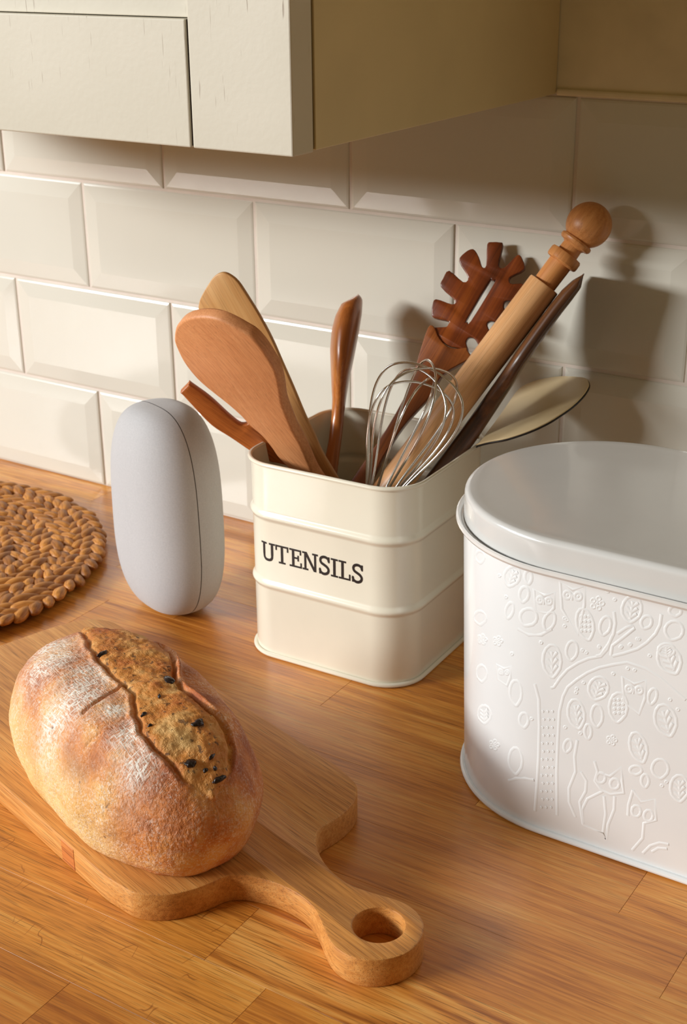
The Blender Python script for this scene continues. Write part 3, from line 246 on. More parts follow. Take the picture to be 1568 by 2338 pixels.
pin_wood = wood('pale_turned_beech', hexc(238, 190, 138), hexc(224, 170, 116), hexc(198, 138, 84), 1, rough=0.34, rings=2, ringd=0.6, pores=0.25, coat=0.25, fib=0.8, spread=0)
cream_enamel = plain('cream_enamel', hexc(238, 233, 214), rough=0.22, coat=0.5, noise_amt=0.01)
ladle_enamel = plain('pale_cream_enamel', hexc(246, 224, 178), rough=0.42, coat=0.0, noise_amt=0.02)
black_rim = plain('black_enamel', (0.012, 0.01, 0.01), rough=0.3)
letter_ink = plain('dark_print', (0.018, 0.013, 0.012), rough=0.4, noise_amt=0)
bin_white = plain('white_enamel', hexc(235, 239, 240), rough=0.24, coat=0.4, noise_amt=0.01)
lid_grey = plain('grey_enamel', hexc(212, 212, 209), rough=0.22, coat=0.5, noise_amt=0.01)
steel = plain('polished_steel', (0.72, 0.70, 0.66), rough=0.16, metal=1.0, noise_amt=0.02)
seam_mat = plain('seam_shadow_gap', hexc(120, 116, 112), rough=0.9)
raisin_mat = plain('raisin_skin', (0.022, 0.010, 0.010), rough=0.32, bump=1.0, bscale=500, noise_amt=0.4, nscale=200)
dark_gap = plain('dark_gap', (0.03, 0.018, 0.01), rough=0.9)
# cabinet paint with brush wear
def cab_paint():
    m, nt, b = new_mat('painted_timber')
    tc = N(nt, 'ShaderNodeTexCoord'); g = N(nt, 'ShaderNodeTexCoord')
    mpv = N(nt, 'ShaderNodeMapping'); mpv.inputs['Scale'].default_value = (700, 700, 45); L(nt, tc.outputs['Object'], mpv.inputs[0])
    n = N(nt, 'ShaderNodeTexNoise', i_Scale=1.0, i_Detail=1.0); L(nt, mpv.outputs[0], n.inputs['Vector'])
    n2 = N(nt, 'ShaderNodeTexNoise', i_Scale=9.0, i_Detail=2.0); L(nt, tc.outputs['Object'], n2.inputs['Vector'])
    a = N(nt, 'ShaderNodeMapRange', i_1=0.70, i_2=0.78); L(nt, n.outputs[0], a.inputs[0])
    c = N(nt, 'ShaderNodeMapRange', i_1=0.48, i_2=0.62); L(nt, n2.outputs[0], c.inputs[0])
    f = math_(nt, 'MULTIPLY', math_(nt, 'MULTIPLY', a.outputs[0], c.outputs[0]), 0.6)
    base = ramp(nt, n2.outputs[0], [(0.3, hexc(198, 191, 172)), (0.7, hexc(209, 202, 185))])
    L(nt, mixc(nt, f, base, hexc(112, 84, 60)), b.inputs['Base Color'])
    b.inputs['Roughness'].default_value = 0.55
    n3 = N(nt, 'ShaderNodeTexNoise', i_Scale=260.0, i_Detail=2.0); L(nt, tc.outputs['Object'], n3.inputs['Vector'])
    h = math_(nt, 'SUBTRACT', math_(nt, 'MULTIPLY', n3.outputs[0], 0.5), f)
    bp = N(nt, 'ShaderNodeBump', i_Strength=0.35, i_Distance=0.0005); L(nt, h, bp.inputs['Height']); L(nt, bp.outputs[0], b.inputs['Normal'])
    return m
paint = cab_paint()
# ---------------------------------------------------------------- wall with bevelled tiles
wall = bmo('wall_back', box(-1.6, 1.8, -0.0017, 0.12, -0.04, 0.4185), grout_mat); tag(wall, kind='structure')
PX, PZ = 0.2025, 0.10461
def tile_mesh(w, h):
    g = 0.0014; x0, x1, z0, z1 = g, w-g, g, h-g; b = 0.0155; y0, y1, y2 = 0.0005, -0.0028, -0.0053
    def ring(i, y): return [(x0+i, y, z0+i), (x1-i, y, z0+i), (x1-i, y, z1-i), (x0+i, y, z1-i)]
    r = [ring(0, y0), ring(0, y1+0.0006), ring(0.0006, y1), ring(0.0022, y1-0.00058), ring(b-0.0012, y2+0.0003), ring(b+0.0010, y2)]
    vs, fs = loft(r); n = len(vs); fs.append((n-4, n-3, n-2, n-1))
    me = bpy.data.meshes.new('tile'); me.from_pydata(vs, [], fs); me.update()
    bm = bmesh.new(); bm.from_mesh(me); bmesh.ops.recalc_face_normals(bm, faces=bm.faces); bm.to_mesh(me); bm.free()
    me.materials.append(tile_glaze)
    return me
tm = tile_mesh(PX, PZ)
for row in range(4):
    off = 0.0 if row in (1+1,) or row == 0 else 0.0
    shift = PX/2 if row in (3, 1) else 0.0        # joints of rows at heights 3 and 1 sit half a tile along
    for k in range(-7, 9):
        x = k*PX+shift; 
        if x < -1.58 or x > 1.6: continue
        t = bpy.data.objects.new('tile', tm); COL.objects.link(t); t.parent = wall
        z = (0.3132-3*PZ)+row*PZ
        t.location = (x, 0, z)
        t.rotation_euler = (random.uniform(-.004, .004), 0, random.uniform(-.004, .004))
upper = bmo('wall_above_tiles', box(-1.6, 1.8, -0.0035, 0.12, 0.4187, 1.5, 0.001), wall_paint); tag(upper, kind='structure')
bead = bmo('trim_1', box(0.2865, 1.8, -0.0062, 0.0, 0.4175, 0.4225, 0.0016, 2), wall_paint); tag(bead, kind='structure')
# ---------------------------------------------------------------- worktop of oak staves
wt = empty('worktop', (0, -0.35, -0.04)); tag(wt, 'oiled oak block worktop glued up from staves, running under everything', 'worktop')
under = bmo('core', box(-1.6, 1.8, -0.70, -0.0019, -0.040, -0.0015), oak, None); under.parent = wt; under.matrix_parent_inverse = Matrix.Translation((0, 0.35, 0.04))
edges = [-0.0022, -0.044, -0.0975, -0.151, -0.2045, -0.258, -0.311, -0.364, -0.4188, -0.4725, -0.5255, -0.579, -0.6325, -0.686]
butts = {0: [-.55, -.187, .17, .52, .9], 1: [-.62, -.3, .10, .44, .83], 2: [-.45, -.06, .30, .71], 3: [-.6, -.21, .05, .5, .86], 4: [-.4, -.02, .2335, .6],
         5: [-.55, -.13, .391, .8], 6: [-.35, -.02, .5135, .9], 7: [-.6, -.2, .18, .5596, .95], 8: [-.1, .245, .70], 9: [-.4, -.08, .3315, .66, 1.0],
         10: [-.2, .10, .3745, .78], 11: [-.35, .05, .28, .62], 12: [-.1, .4, .8]}
for i in range(len(edges)-1):
    bs = [-1.6, -1.0-0.03*(i % 4)]+butts[i]+[1.18+0.04*(i % 3), 1.8]
    for a, b_ in zip(bs[:-1], bs[1:]):
        cx, cy = (a+b_)/2, (edges[i]+edges[i+1])/2
        hw, hd = (b_-a)/2-0.00010, (edges[i]-edges[i+1])/2-0.00006
        s = bmo('stave', box(-hw, hw, -hd, hd, -0.0015, 0.0, 0.0001), oak_figured if (i == 9 and abs(a-0.3315) < .01) else oak_flecked if (i in (9, 10) and b_ < 0.38 and b_ > 0.3) else oak)
        s.parent = wt; s.location = (cx, cy+0.35, 0.04)
# ---------------------------------------------------------------- wall cabinet
cab = empty('wall_cabinet', (-0.05, -0.17, 0.418)); tag(cab, 'cream painted wall cabinet with shaker door above the tiles', 'cabinet')
def cpart(name, x0, x1, y0, y1, z0, z1, bev, mat=paint, par=None, **kw):
    o = bmo(name, box(x0, x1, y0, y1, z0, z1, bev, 2), mat, smooth=False)
    for v in o.data.vertices: v.co -= Vector((-0.05, -0.17, 0.418))
    o.parent = par or cab; return o
CZ = 0.4187
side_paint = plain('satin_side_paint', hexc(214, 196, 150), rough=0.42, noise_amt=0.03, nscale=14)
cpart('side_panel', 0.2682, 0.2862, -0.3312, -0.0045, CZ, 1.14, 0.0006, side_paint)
cpart('bottom_panel', -0.40, 0.2680, -0.3308, -0.0045, CZ+0.001, CZ+0.019, 0.0005)
cpart('carcass', -0.40, 0.2660, -0.3300, -0.006, CZ+0.020, 1.138, 0.0005, dark_gap)
cpart('gap_shade', -0.40, 0.2846, -0.33335, -0.3313, CZ+0.0008, 1.13, 0.0001, dark_gap)  # added dark slab, its colour stands for shade between door and carcass
door = empty('door', (0, 0, 0)); door.parent = cab
Y0, Y1, ZD = -0.3545, -0.3334, 0.4178
cpart('stile', 0.2156, 0.2862, Y0, Y1, ZD, 1.135, 0.0009, par=door)
cpart('stile', -0.40, -0.33, Y0, Y1, ZD, 1.135, 0.0009, par=door)
cpart('rail', -0.3295, 0.2133, Y0+0.0006, Y1, ZD, 0.4890, 0.0009, par=door)
cpart('rail', -0.3295, 0.2144, Y0+0.0006, Y1, 1.064, 1.135, 0.0009, par=door)
cpart('panel', -0.3293, 0.2155, Y0+0.0062, Y1-0.004, 0.4895, 1.0635, 0.0006, par=door)
cpart('joint_shade', 0.2132, 0.2157, Y0+0.0022, Y1, ZD+0.001, 0.489, 0.0001, dark_gap, par=door)  # dark filler painting the shade inside the gap between rail and stile
# ---------------------------------------------------------------- rounded rectangle and stadium sections
def rrect(hx, hy, r, n=12):
    P = []
    for cx, cy, a0 in ((hx-r, hy-r, 0), (-hx+r, hy-r, PI/2), (-hx+r, -hy+r, PI), (hx-r, -hy+r, 1.5*PI)):
        for i in range(n+1):
            a = a0+PI/2*i/n; P.append((cx+r*math.cos(a), cy+r*math.sin(a)))
    return P
# ---------------------------------------------------------------- utensil tin
TC = Vector((0.2024, -0.1398, 0)); HX = 0.0732; RR = 0.029
tin = empty('utensil_tin', TC, math.radians(1.6)); tag(tin, 'cream enamel tin with rounded corners, full of kitchen utensils', 'tin')
TH = 0.1625
def trings(prof): return [[(x, y, z) for x, y in rrect(HX+d, HX+d, RR+d)] for d, z in prof]
def bandp(zc, sgn=1, off=0.0):
    return [(off+0.0021*(math.cos(t)+1)/2, zc+0.0050*t/PI*sgn) for t in [PI*(k/5-1) for k in range(11)]]
prof = [(-0.0005, 0.0015), (0, 0.004)]+bandp(0.0632)+bandp(0.1208)+[(0, 0.1585), (0, TH)]
inner = [(-0.0008, TH), (-0.0008, 0.1265)]+bandp(0.1208, -1, -0.0008)+bandp(0.0632, -1, -0.0008)+[(-0.0008, 0.004), (-0.0035, 0.0022)]
vs, fs = loft(trings(prof+inner), True, False, True); fixn(mesh('body', vs, fs, cream_enamel, tin, angle=50))
def rolled(zc, out, r, name, mat, ringf, par, n=10, a0=0):
    pr = [(out+r*math.cos(2*PI*k/n), zc+r*math.sin(2*PI*k/n)) for k in range(n+1)]
    vs, fs = loft(ringf(pr)); return fixn(mesh(name, vs, fs, mat, par))
rolled(TH+0.0004, 0.0008, 0.00175, 'rim', cream_enamel, trings, tin)
rolled(0.0019, 0.0012, 0.0018, 'base_rim', cream_enamel, trings, tin)
# slab-serif letters
def lettering():
    sw, tw = 0.165, 0.10                      # stem and hairline in cap heights
    def R(x0, y0, x1, y1): return [(x0, y0), (x1, y0), (x1, y1), (x0, y1)]
    def serif(x, y, w=0.46): return R(x-w/2, y, x+w/2, y+tw) if y < .5 else R(x-w/2, y-tw, x+w/2, y)
    def stroke(pts, w):
        P = catmull([(a, b_, 0) for a, b_ in pts], 6, False); polys = []
        n = len(P); lf = []; rg = []
        for i, p in enumerate(P):
            t = (P[min(i+1, n-1)]-P[max(i-1, 0)]).normalized(); nn = Vector((-t.y, t.x, 0))
            lf.append(p+nn*w/2); rg.append(p-nn*w/2)
        return [[lf[i][:2], lf[i+1][:2], rg[i+1][:2], rg[i][:2]] for i in range(n-1)]
    G = {}
    def stem(x): return R(x-sw/2, 0, x+sw/2, 1)
    G['U'] = ([R(.20-sw/2, .34, .20+sw/2, 1), serif(.20, 1, .42), R(.78-sw/2, .34, .78+sw/2, 1), serif(.78, 1, .42)]+stroke([(.20, .36), (.22, .18), (.32, .07), (.49, .04), (.66, .07), (.76, .18), (.78, .36)], sw*0.88), .98)
    G['T'] = ([stem(.48), serif(.48, 0), R(.04, 1-tw, .92, 1), R(.04, .70, .04+tw, 1), R(.92-tw, .70, .92, 1)], .96)
    G['E'] = ([R(.20, 0, .20+sw, 1), R(.03, 0, .86, tw), R(.03, 1-tw, .83, 1), R(.83-tw, .72, .83, 1), R(.86-tw, 0, .86, .30), R(.3, .47, .62, .47+tw), R(.57, .36, .57+tw, .68)], .90)
    G['N'] = ([R(.20-tw*.7, 0, .20+tw*.7, 1), R(.86-tw*.7, 0, .86+tw*.7, 1), [(.10, 1), (.30, 1), (.93, 0), (.76, 0)], serif(.20, 0, .38), R(.0, 1-tw, .30, 1), serif(.86, 1, .38)], 1.06)
    G['S'] = (stroke([(.70, .74), (.66, .88), (.52, .95), (.36, .955), (.20, .88), (.15, .74), (.22, .61), (.40, .53), (.58, .44), (.68, .31), (.64, .15), (.48, .05), (.30, .045), (.15, .13), (.11, .27)], sw*0.9)+[R(.66, .68, .66+tw, 1), R(.06, 0, .06+tw, .32)], .82)
    G['I'] = ([stem(.25), serif(.25, 0), serif(.25, 1)], .50)
    G['L'] = ([R(.20, 0, .20+sw, 1), R(.03, 0, .80, tw), R(.80-tw, 0, .80, .34), R(.03, 1-tw, .52, 1)], .84)
    # x starts across the word as measured on the tin front
    H = 0.0152; word = 'UTENSILS'; x = 0.0; vs = []; fs = []
    tot = sum(G[c][1] for c in word); sc = 0.0922/(tot*H)
    for c in word:
        polys, adv = G[c]
        for k, P in enumerate(polys):
            if area2(P) < 0: P = P[::-1]
            b0 = len(vs); n = len(P); dz = 0.00002*k/len(polys)
            for yy in (0.0, -0.00012-dz): vs += [((x+p[0])*H*sc, yy, p[1]*H) for p in P]
            fs.append(tuple(b0+n+i for i in range(n)))
            for i in range(n): fs.append((b0+i, b0+(i+1) % n, b0+n+(i+1) % n, b0+n+i))
        x += adv
    return vs, fs
vs, fs = lettering()
def wrap(v):
    x, dpt = v[0]-0.0532, -v[1]+0.00005; x0 = -(HX-RR)
    if x >= x0: return (x, -HX-dpt, v[2])
    a = (x0-x)/RR; return (x0-(RR+dpt)*math.sin(a), -(HX-RR)-(RR+dpt)*math.cos(a), v[2])
vs = [wrap(v) for v in vs]; lt = mesh('lettering', vs, fs, letter_ink, tin, smooth=False); lt.location = (0, 0, 0.0838)
lt['label'] = 'dark slab-serif word UTENSILS printed on the front'
# ---------------------------------------------------------------- bread bin
BX0, BX1, BY, BR = 0.4392, 0.640, -0.228, 0.0915
bin_ = empty('bread_bin', ((BX0+BX1)/2, BY, 0)); tag(bin_, 'large white oval-ended bread bin with grey lid and embossed woodland pattern', 'bread bin')
BL = (BX1-BX0)/2
def stad(r, n=40):
    P = []
    for cx, a0 in ((BL, -PI/2), (-BL, PI/2)):
        for i in range(n+1):
            a = a0+PI*i/n; P.append((cx+r*math.cos(a), r*math.sin(a)))
    return P
def tap(z): return -0.0028+0.0050*min(z, 0.187)/0.187     # the bin is slightly wider at the top
def srings(prof): return [[(x, y, z) for x, y in stad(BR+d+tap(z))] for d, z in prof]
vs, fs = loft(srings([(-0.001, 0.0012), (0, 0.004), (0, 0.1855), (-0.0022, 0.1875), (-0.0022, 0.1965), (-0.003, 0.1965), (-0.003, 0.006)]), True, True, True)
fixn(mesh('body', vs, fs, bin_white, bin_, angle=40))
rolled(0.0024, 0.0008, 0.0021, 'base_rim', bin_white, srings, bin_)
vs, fs = loft(srings([(-0.0005, 0.1848), (0.0020, 0.1842), (0.0040, 0.1850), (0.0050, 0.1867), (0.0048, 0.1884), (0.0037, 0.1892), (0.0024, 0.1884), (0.0014, 0.1872), (-0.002, 0.1866)]))
fixn(mesh('body_flange', vs, fs, plain('pale_grey_enamel', hexc(226, 224, 220), rough=0.2, coat=0.5), bin_))
lid = [(-0.0018, 0.1876), (-0.0002, 0.1876), (0.0, 0.1888), (-0.0002, 0.2020)]+[(-0.0002-0.0038*(1-math.cos(t)), 0.2025+0.0038*math.sin(t)) for t in [PI/2*k/6 for k in range(7)]]+[(-0.0085, 0.2061), (-0.014, 0.2059)]
vs, fs = loft(srings(lid), True, False, True); fixn(mesh('lid', vs, fs, lid_grey, bin_, angle=45))
# embossed relief: low ridges that follow the side wall
def bin_pt(s, z, h):
    s_ = s
    if s_ >= BX0: return Vector((s_-(BX0+BX1)/2, -BR-h-tap(z), z)), Vector((1, 0, 0)), Vector((0, -1, 0))
    a = (BX0-s_)/BR; n = Vector((-math.sin(a), -math.cos(a), 0))
    return Vector((-BL, 0, z))+n*(BR+h+tap(z)), Vector((math.cos(a), -math.sin(a), 0)), n
vs = []; fs = []
for poly in EMB:
    P = [Vector((a/10000, b_/10000, 0)) for a, b_ in poly]
    closed = (P[0]-P[-1]).length < 0.0004 and len(P) > 4
    n = len(P)
    big = max((p-P[0]).length for p in P) > 0.004
    w = 0.0014 if big else 0.0009; hh = 0.00020
    base = len(vs)
    for i, p in enumerate(P):
        if closed: t = P[(i+1) % (n-1)]-P[i-1 if i > 0 else n-2]
        else: t = P[min(i+1, n-1)]-P[max(i-1, 0)]
        if t.length < 1e-7: t = Vector((1, 0, 0))
        t.normalize(); sd = Vector((-t.y, t.x, 0))
        for o_, h in ((-1.0, -0.0001), (-0.45, hh*0.8), (0.0, hh), (0.45, hh*0.8), (1.0, -0.0001)):
            q_ = p+sd*w*o_; z = min(max(q_.y, 0.006), 0.184)
            vs.append(bin_pt(q_.x, z, h)[0])
    for i in range(n-1):
        for j in range(4):
            a = base+i*5+j; fs.append((a, a+1, a+6, a+5))
em = fixn(mesh('embossed_pattern', vs, fs, bin_white, bin_, angle=80)); em['label'] = 'raised pattern of leaves, branches, owls and foxes'
# ---------------------------------------------------------------- smart speaker
def speaker_mat():
    m, nt, b = new_mat('grey_fabric')
    tc = N(nt, 'ShaderNodeTexCoord'); uv = tc.outputs['UV']
    sx = N(nt, 'ShaderNodeSeparateXYZ'); L(nt, uv, sx.inputs[0])
    a = math_(nt, 'SINE', math_(nt, 'MULTIPLY', math_(nt, 'ADD', sx.outputs[0], sx.outputs[1]), 4700.0))
    c = math_(nt, 'SINE', math_(nt, 'MULTIPLY', math_(nt, 'SUBTRACT', sx.outputs[0], sx.outputs[1]), 4700.0))
    w = math_(nt, 'MULTIPLY', a, c)
    w = math_(nt, 'MULTIPLY_ADD', w, 0.5, 0.5)
    n = N(nt, 'ShaderNodeTexNoise', i_Scale=900.0, i_Detail=2.0); L(nt, tc.outputs['Object'], n.inputs['Vector'])
    f = math_(nt, 'ADD', math_(nt, 'MULTIPLY', w, 0.6), math_(nt, 'MULTIPLY', n.outputs[0], 0.4))
    L(nt, ramp(nt, f, [(0.1, hexc(162, 163, 166)), (0.8, hexc(203, 204, 206))]), b.inputs['Base Color'])
    b.inputs['Roughness'].default_value = 0.9; b.inputs['Sheen Weight'].default_value = 0.25
    bp = N(nt, 'ShaderNodeBump', i_Strength=0.3, i_Distance=0.0003); L(nt, w, bp.inputs['Height']); L(nt, bp.outputs[0], b.inputs['Normal'])
    return m
fabric = speaker_mat()
sp = empty('smart_speaker', (0.0330, -0.1835, 0), -0.32); tag(sp, 'pale grey fabric-covered pebble-shaped speaker standing by the wall', 'speaker')
SA, SB, SC = 0.0560, 0.0372, 0.0905
def sgp(x, e): return math.copysign(abs(x)**e, x)
def sp_pt(T, ph, g=0.0):
    ct, st = math.cos(T), math.sin(T)
    ex = sgp(ct, 0.66); ez = sgp(st, 0.66)
    tx = 1-0.05*ez
    x = (SA-g)*ex*tx*sgp(math.cos(ph), 0.80); y = (SB-g)*sgp(ct, 0.52)*sgp(math.sin(ph), 0.88); z = (SC-g)*ez+SC
    return (x, y, z)
YS = -0.005            # seam plane, towards the back shell
def sm(t): t = min(1, max(0, (t-0.2)/0.7)); return t*t*(3-2*t)
def shell(front):
    NT, NP = 90, 160; rings = []; keep = []
    for i in range(NT+1):
        T = -PI/2+PI*i/NT; rings.append([sp_pt(T, 2*PI*j/NP) for j in range(NP)])
    vs, fs = loft(rings)
    bm = bmesh.new(); bv = [bm.verts.new(v) for v in vs]
    for f in fs:
        try: bm.faces.new([bv[i] for i in f])
        except ValueError: pass
    bmesh.ops.remove_doubles(bm, verts=bm.verts, dist=1e-5)
    pl = YS-0.00035 if front else YS+0.00035
    bmesh.ops.bisect_plane(bm, geom=bm.verts[:]+bm.edges[:]+bm.faces[:], plane_co=(0, pl, 0), plane_no=(0, 1 if front else -1, 0), clear_outer=True)
    uvl = bm.loops.layers.uv.new('u')
    for f in bm.faces:
        for lp in f.loops:
            c = lp.vert.co; dd = c.y+SB if front else SB-c.y; zz = c.z-SC
            lp[uvl].uv = (c.x+math.copysign(dd*sm(abs(c.x)/SA), c.x), zz+math.copysign(dd*sm(abs(zz)/SC), zz))
    bmesh.ops.recalc_face_normals(bm, faces=bm.faces)
    return bm
for nm, fr in (('front_cover', True), ('back_cover', False)): bmo(nm, shell(fr), fabric, sp, smooth=True, angle=60)
rings = [[sp_pt(-PI/2+PI*i/50, 2*PI*j/80, 0.0007) for j in range(80)] for i in range(51)]
vs, fs = loft(rings); c_ = mesh('seam', vs, fs, seam_mat, sp)
# ---------------------------------------------------------------- woven mat
MC, MR = Vector((-0.2355, -0.2529, 0)), 0.1885
def strand_mat():
    m, nt, b = new_mat('water_hyacinth')
    tc = N(nt, 'ShaderNodeTexCoord'); oi = N(nt, 'ShaderNodeObjectInfo')
    at = N(nt, 'ShaderNodeNewGeometry')
    mp_ = N(nt, 'ShaderNodeMapping'); mp_.inputs['Scale'].default_value = (60, 700, 700); L(nt, tc.outputs['Object'], mp_.inputs[0])
    n = N(nt, 'ShaderNodeTexNoise', i_Scale=1.0, i_Detail=2.0); L(nt, mp_.outputs[0], n.inputs['Vector'])
    col = ramp(nt, n.outputs[0], [(0.25, hexc(150, 90, 34)), (0.7, hexc(212, 150, 72))])
    rp = N(nt, 'ShaderNodeValToRGB'); e = rp.color_ramp.elements; e[0].color = (0.62, 0.52, 0.45, 1); e[1].color = (1.15, 1.1, 1.02, 1)
    rr = math_(nt, 'FRACT', math_(nt, 'ADD', oi.outputs['Random'], at.outputs['Random Per Island'])); L(nt, rr, rp.inputs[0])
    L(nt, mixc(nt, 1.0, col, rp.outputs[0], 'MULTIPLY'), b.inputs['Base Color'])
    b.inputs['Roughness'].default_value = 0.5
    bp = N(nt, 'ShaderNodeBump', i_Strength=0.5, i_Distance=0.0006); L(nt, n.outputs[0], bp.inputs['Height']); L(nt, bp.outputs[0], b.inputs['Normal'])
    return m
hy = strand_mat()
matt = empty('placemat', MC); tag(matt, 'round braided water-hyacinth placemat lying beside the grey speaker', 'placemat')
def lump_geo(l, w, h, nu=9, nv=8):
    rings = []
    for i in range(nu):
        t = i/(nu-1); x = (t-0.45)*l; r = max(0.02, math.sin(PI*t**0.80))**0.72
        rings.append([(x, w/2*r*math.cos(2*PI*j/nv)+w*0.10*math.sin(PI*t), h/2*r*math.sin(2*PI*j/nv)) for j in range(nv)])
    return loft(rings, True, True, True)
lumps = []
for k in range(3):
    vs, fs = lump_geo(0.0265+0.0015*k, 0.0118+0.0006*k, 0.0100); me = bpy.data.meshes.new('strand'); me.from_pydata(vs, [], fs); me.update(); me.shade_smooth(); me.materials.append(hy); lumps.append((me, vs, fs))
camp = Vector((0.741, -1.013, 0.538)); spots = []
ring_w = 0.0185
r = MR-0.0085
kk = 0
while r > 0.012:
    n = max(6, int(2*PI*r/0.0148))
    for i in range(n):
        for sde in (-1, 1):
            a = 2*PI*(i+(0.5 if sde > 0 else 0))/n+kk*0.37
            rr_ = r+sde*0.0044
            p = Vector((rr_*math.cos(a), rr_*math.sin(a), 0.0078+random.uniform(-.0009, .0012)))
            yaw_ = a+PI/2+sde*0.50*(1 if kk % 2 else -1)*(-1)+random.uniform(-.18, .18)
            spots.append((p, yaw_, random.uniform(-.12, .12), random.uniform(.86, 1.12), random.randrange(3)))
    r -= ring_w; kk += 1
def inview(p):
    d = (MC+p)-camp; x = d.dot(r2)/d.dot(fwd)*3203.1+784; return -25 < x < 1600
vis = sorted([s for s in spots if inview(s[0])], key=lambda s: (MC+s[0]-camp).length); rest = [s for s in spots if not inview(s[0])]+vis[300:]; vis = vis[:300]
for p, ya, ti, sc, k in vis:
    o = bpy.data.objects.new('strand', lumps[k][0]); COL.objects.link(o); o.parent = matt; o.location = p; o.rotation_euler = (ti, random.uniform(-.15, .15), ya); o.scale = (sc,)*3
vs = []; fs = []
for p, ya, ti, sc, k in rest:
    m_ = Matrix.Translation(p) @ Matrix.Rotation(ya, 4, 'Z') @ Matrix.Scale(sc, 4); b0 = len(vs)
    vs += [m_ @ Vector(v) for v in lumps[k][1]]; fs += [tuple(i+b0 for i in f) for f in lumps[k][2]]
o = mesh('strands', vs, fs, hy, matt, angle=80); o['kind'] = 'stuff'
# lower braid layer and backing so no counter shows through
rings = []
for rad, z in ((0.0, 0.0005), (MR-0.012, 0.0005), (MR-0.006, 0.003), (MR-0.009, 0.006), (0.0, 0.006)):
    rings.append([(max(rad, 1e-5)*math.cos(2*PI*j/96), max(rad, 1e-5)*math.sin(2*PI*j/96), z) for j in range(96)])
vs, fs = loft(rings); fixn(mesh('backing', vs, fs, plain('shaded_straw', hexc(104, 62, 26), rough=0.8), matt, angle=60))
# ---------------------------------------------------------------- chopping board
BT = 0.0190
half = [(-152, 89.8), (-138, 87.8), (-127, 85.5), (-118, 79), (-111, 70), (-106.5, 58), (-104.5, 46), (-104, 38), (-101, 31.5), (-94, 25), (-84, 19.5), (-72, 15.5), (-60, 14), (-48, 15), (-37, 19), (-28, 23), (-20, 26.2), (-12, 27.5), (-3, 26.2), (5, 22), (11, 15), (14.4, 7), (15.5, 0)]
half = [(-455, 0), (-455, 50), (-450, 74), (-436, 87), (-418, 90), (-380, 90), (-340, 90), (-300, 90), (-260, 90), (-220, 90), (-190, 90), (-168, 90)]+half
poly = half+[(x, -y) for x, y in half[-2:0:-1]]
bp_ = [(p[0]/1000, p[1]/1000) for p in poly]; bp_ = [tuple(p[:2]) for p in catmull([(a, b_, 0) for a, b_ in bp_], 6)]
hole = [(-0.0120+0.0148*math.cos(t), 0.003+0.0148*math.sin(t)) for t in [2*PI*i/48 for i in range(48)]]
vs, fs = plate([bp_, hole], BT, 0.0013, zf=BT)
bd = empty('chopping_board', (0.42, -0.48, 0), math.radians(-17)); tag(bd, 'thick oak chopping board with a round hole in its handle, bread on it', 'chopping board')
bo = mesh('board', vs, fs, board_oak, bd, angle=40); bo.location = (0, 0.0065, 0)
# end-grain strip let into the near edge
plug = bmo('inlaid_strip', box(-0.2030, -0.1880, -0.0003, 0.004, 0.0012, BT-0.0018, 0.0002), wood('plug_oak', hexc(222, 146, 78), hexc(204, 122, 58), hexc(170, 92, 40), 0, spread=0), bd); plug.location = (0, -0.0835, 0)
# ---------------------------------------------------------------- loaf
CL = [(-110, 14), (-80.9, 7.1), (-43.6, -3.8), (-14.9, -7.5), (5.9, -7.2), (21.1, -6.2), (42.5, -16.2), (60.2, -20.6), (75.3, -20.7), (88.1, -16.8), (97, -14.5), (104, -9), (110.1, -2)]
CR = [(-110, 24), (-80, 34), (-60, 43), (-40, 46), (-20, 42), (-5, 37), (12, 29), (24, 24), (36, 22.5), (54.0, 23.9), (66.7, 27.5), (77.9, 27.2), (90.3, 22.5), (101.5, 15), (110.1, -2)]
def interp(P, x):
    if x <= P[0][0]: return P[0][1]
    for a, b_ in zip(P[:-1], P[1:]):
        if x <= b_[0]: return a[1]+(b_[1]-a[1])*(x-a[0])/(b_[0]-a[0])
    return P[-1][1]
def sstep(a, b_, x):
    t = min(1, max(0, (x-a)/(b_-a))); return t*t*(3-2*t)
FL = [(-14, -20, 20), (2, -33, 22), (31.7, -24.3, 9), (57, -27, 12), (1.4, -48, 16), (76, -31, 11), (-50, -28, 22), (-75, -18, 18)]
def crack_d(x, y, P):
    best = 99
    for (ax, ay), (bx, by) in zip(P[:-1], P[1:]):
        dx, dy = bx-ax, by-ay; t = max(0, min(1, ((x-ax)*dx+(y-ay)*dy)/(dx*dx+dy*dy))); best = min(best, math.hypot(x-ax-t*dx, y-ay-t*dy))
    return best
K1 = [(10, -6), (14, -20), (17, -29.5), (19, -38)]; K2 = [(39.7, -46), (43, -38)]
LA, LB, LC = 0.1175, 0.0623, 0.050
def loaf_pt(T, ph):
    ct, st = math.cos(T), math.sin(T)
    x = LA*sgp(ct, 0.4322)*sgp(math.cos(ph), 0.8684); y = LB*sgp(ct, 0.4322)*sgp(math.sin(ph), 0.8684)*(1-0.0405*x/0.11)
    z = LC*sgp(st, 1.3741)
    if T < 0: z = LC*sgp(st, 1.2)
    return Vector((x, y, z))
NT, NP = 230, 520; rings = []; att = []
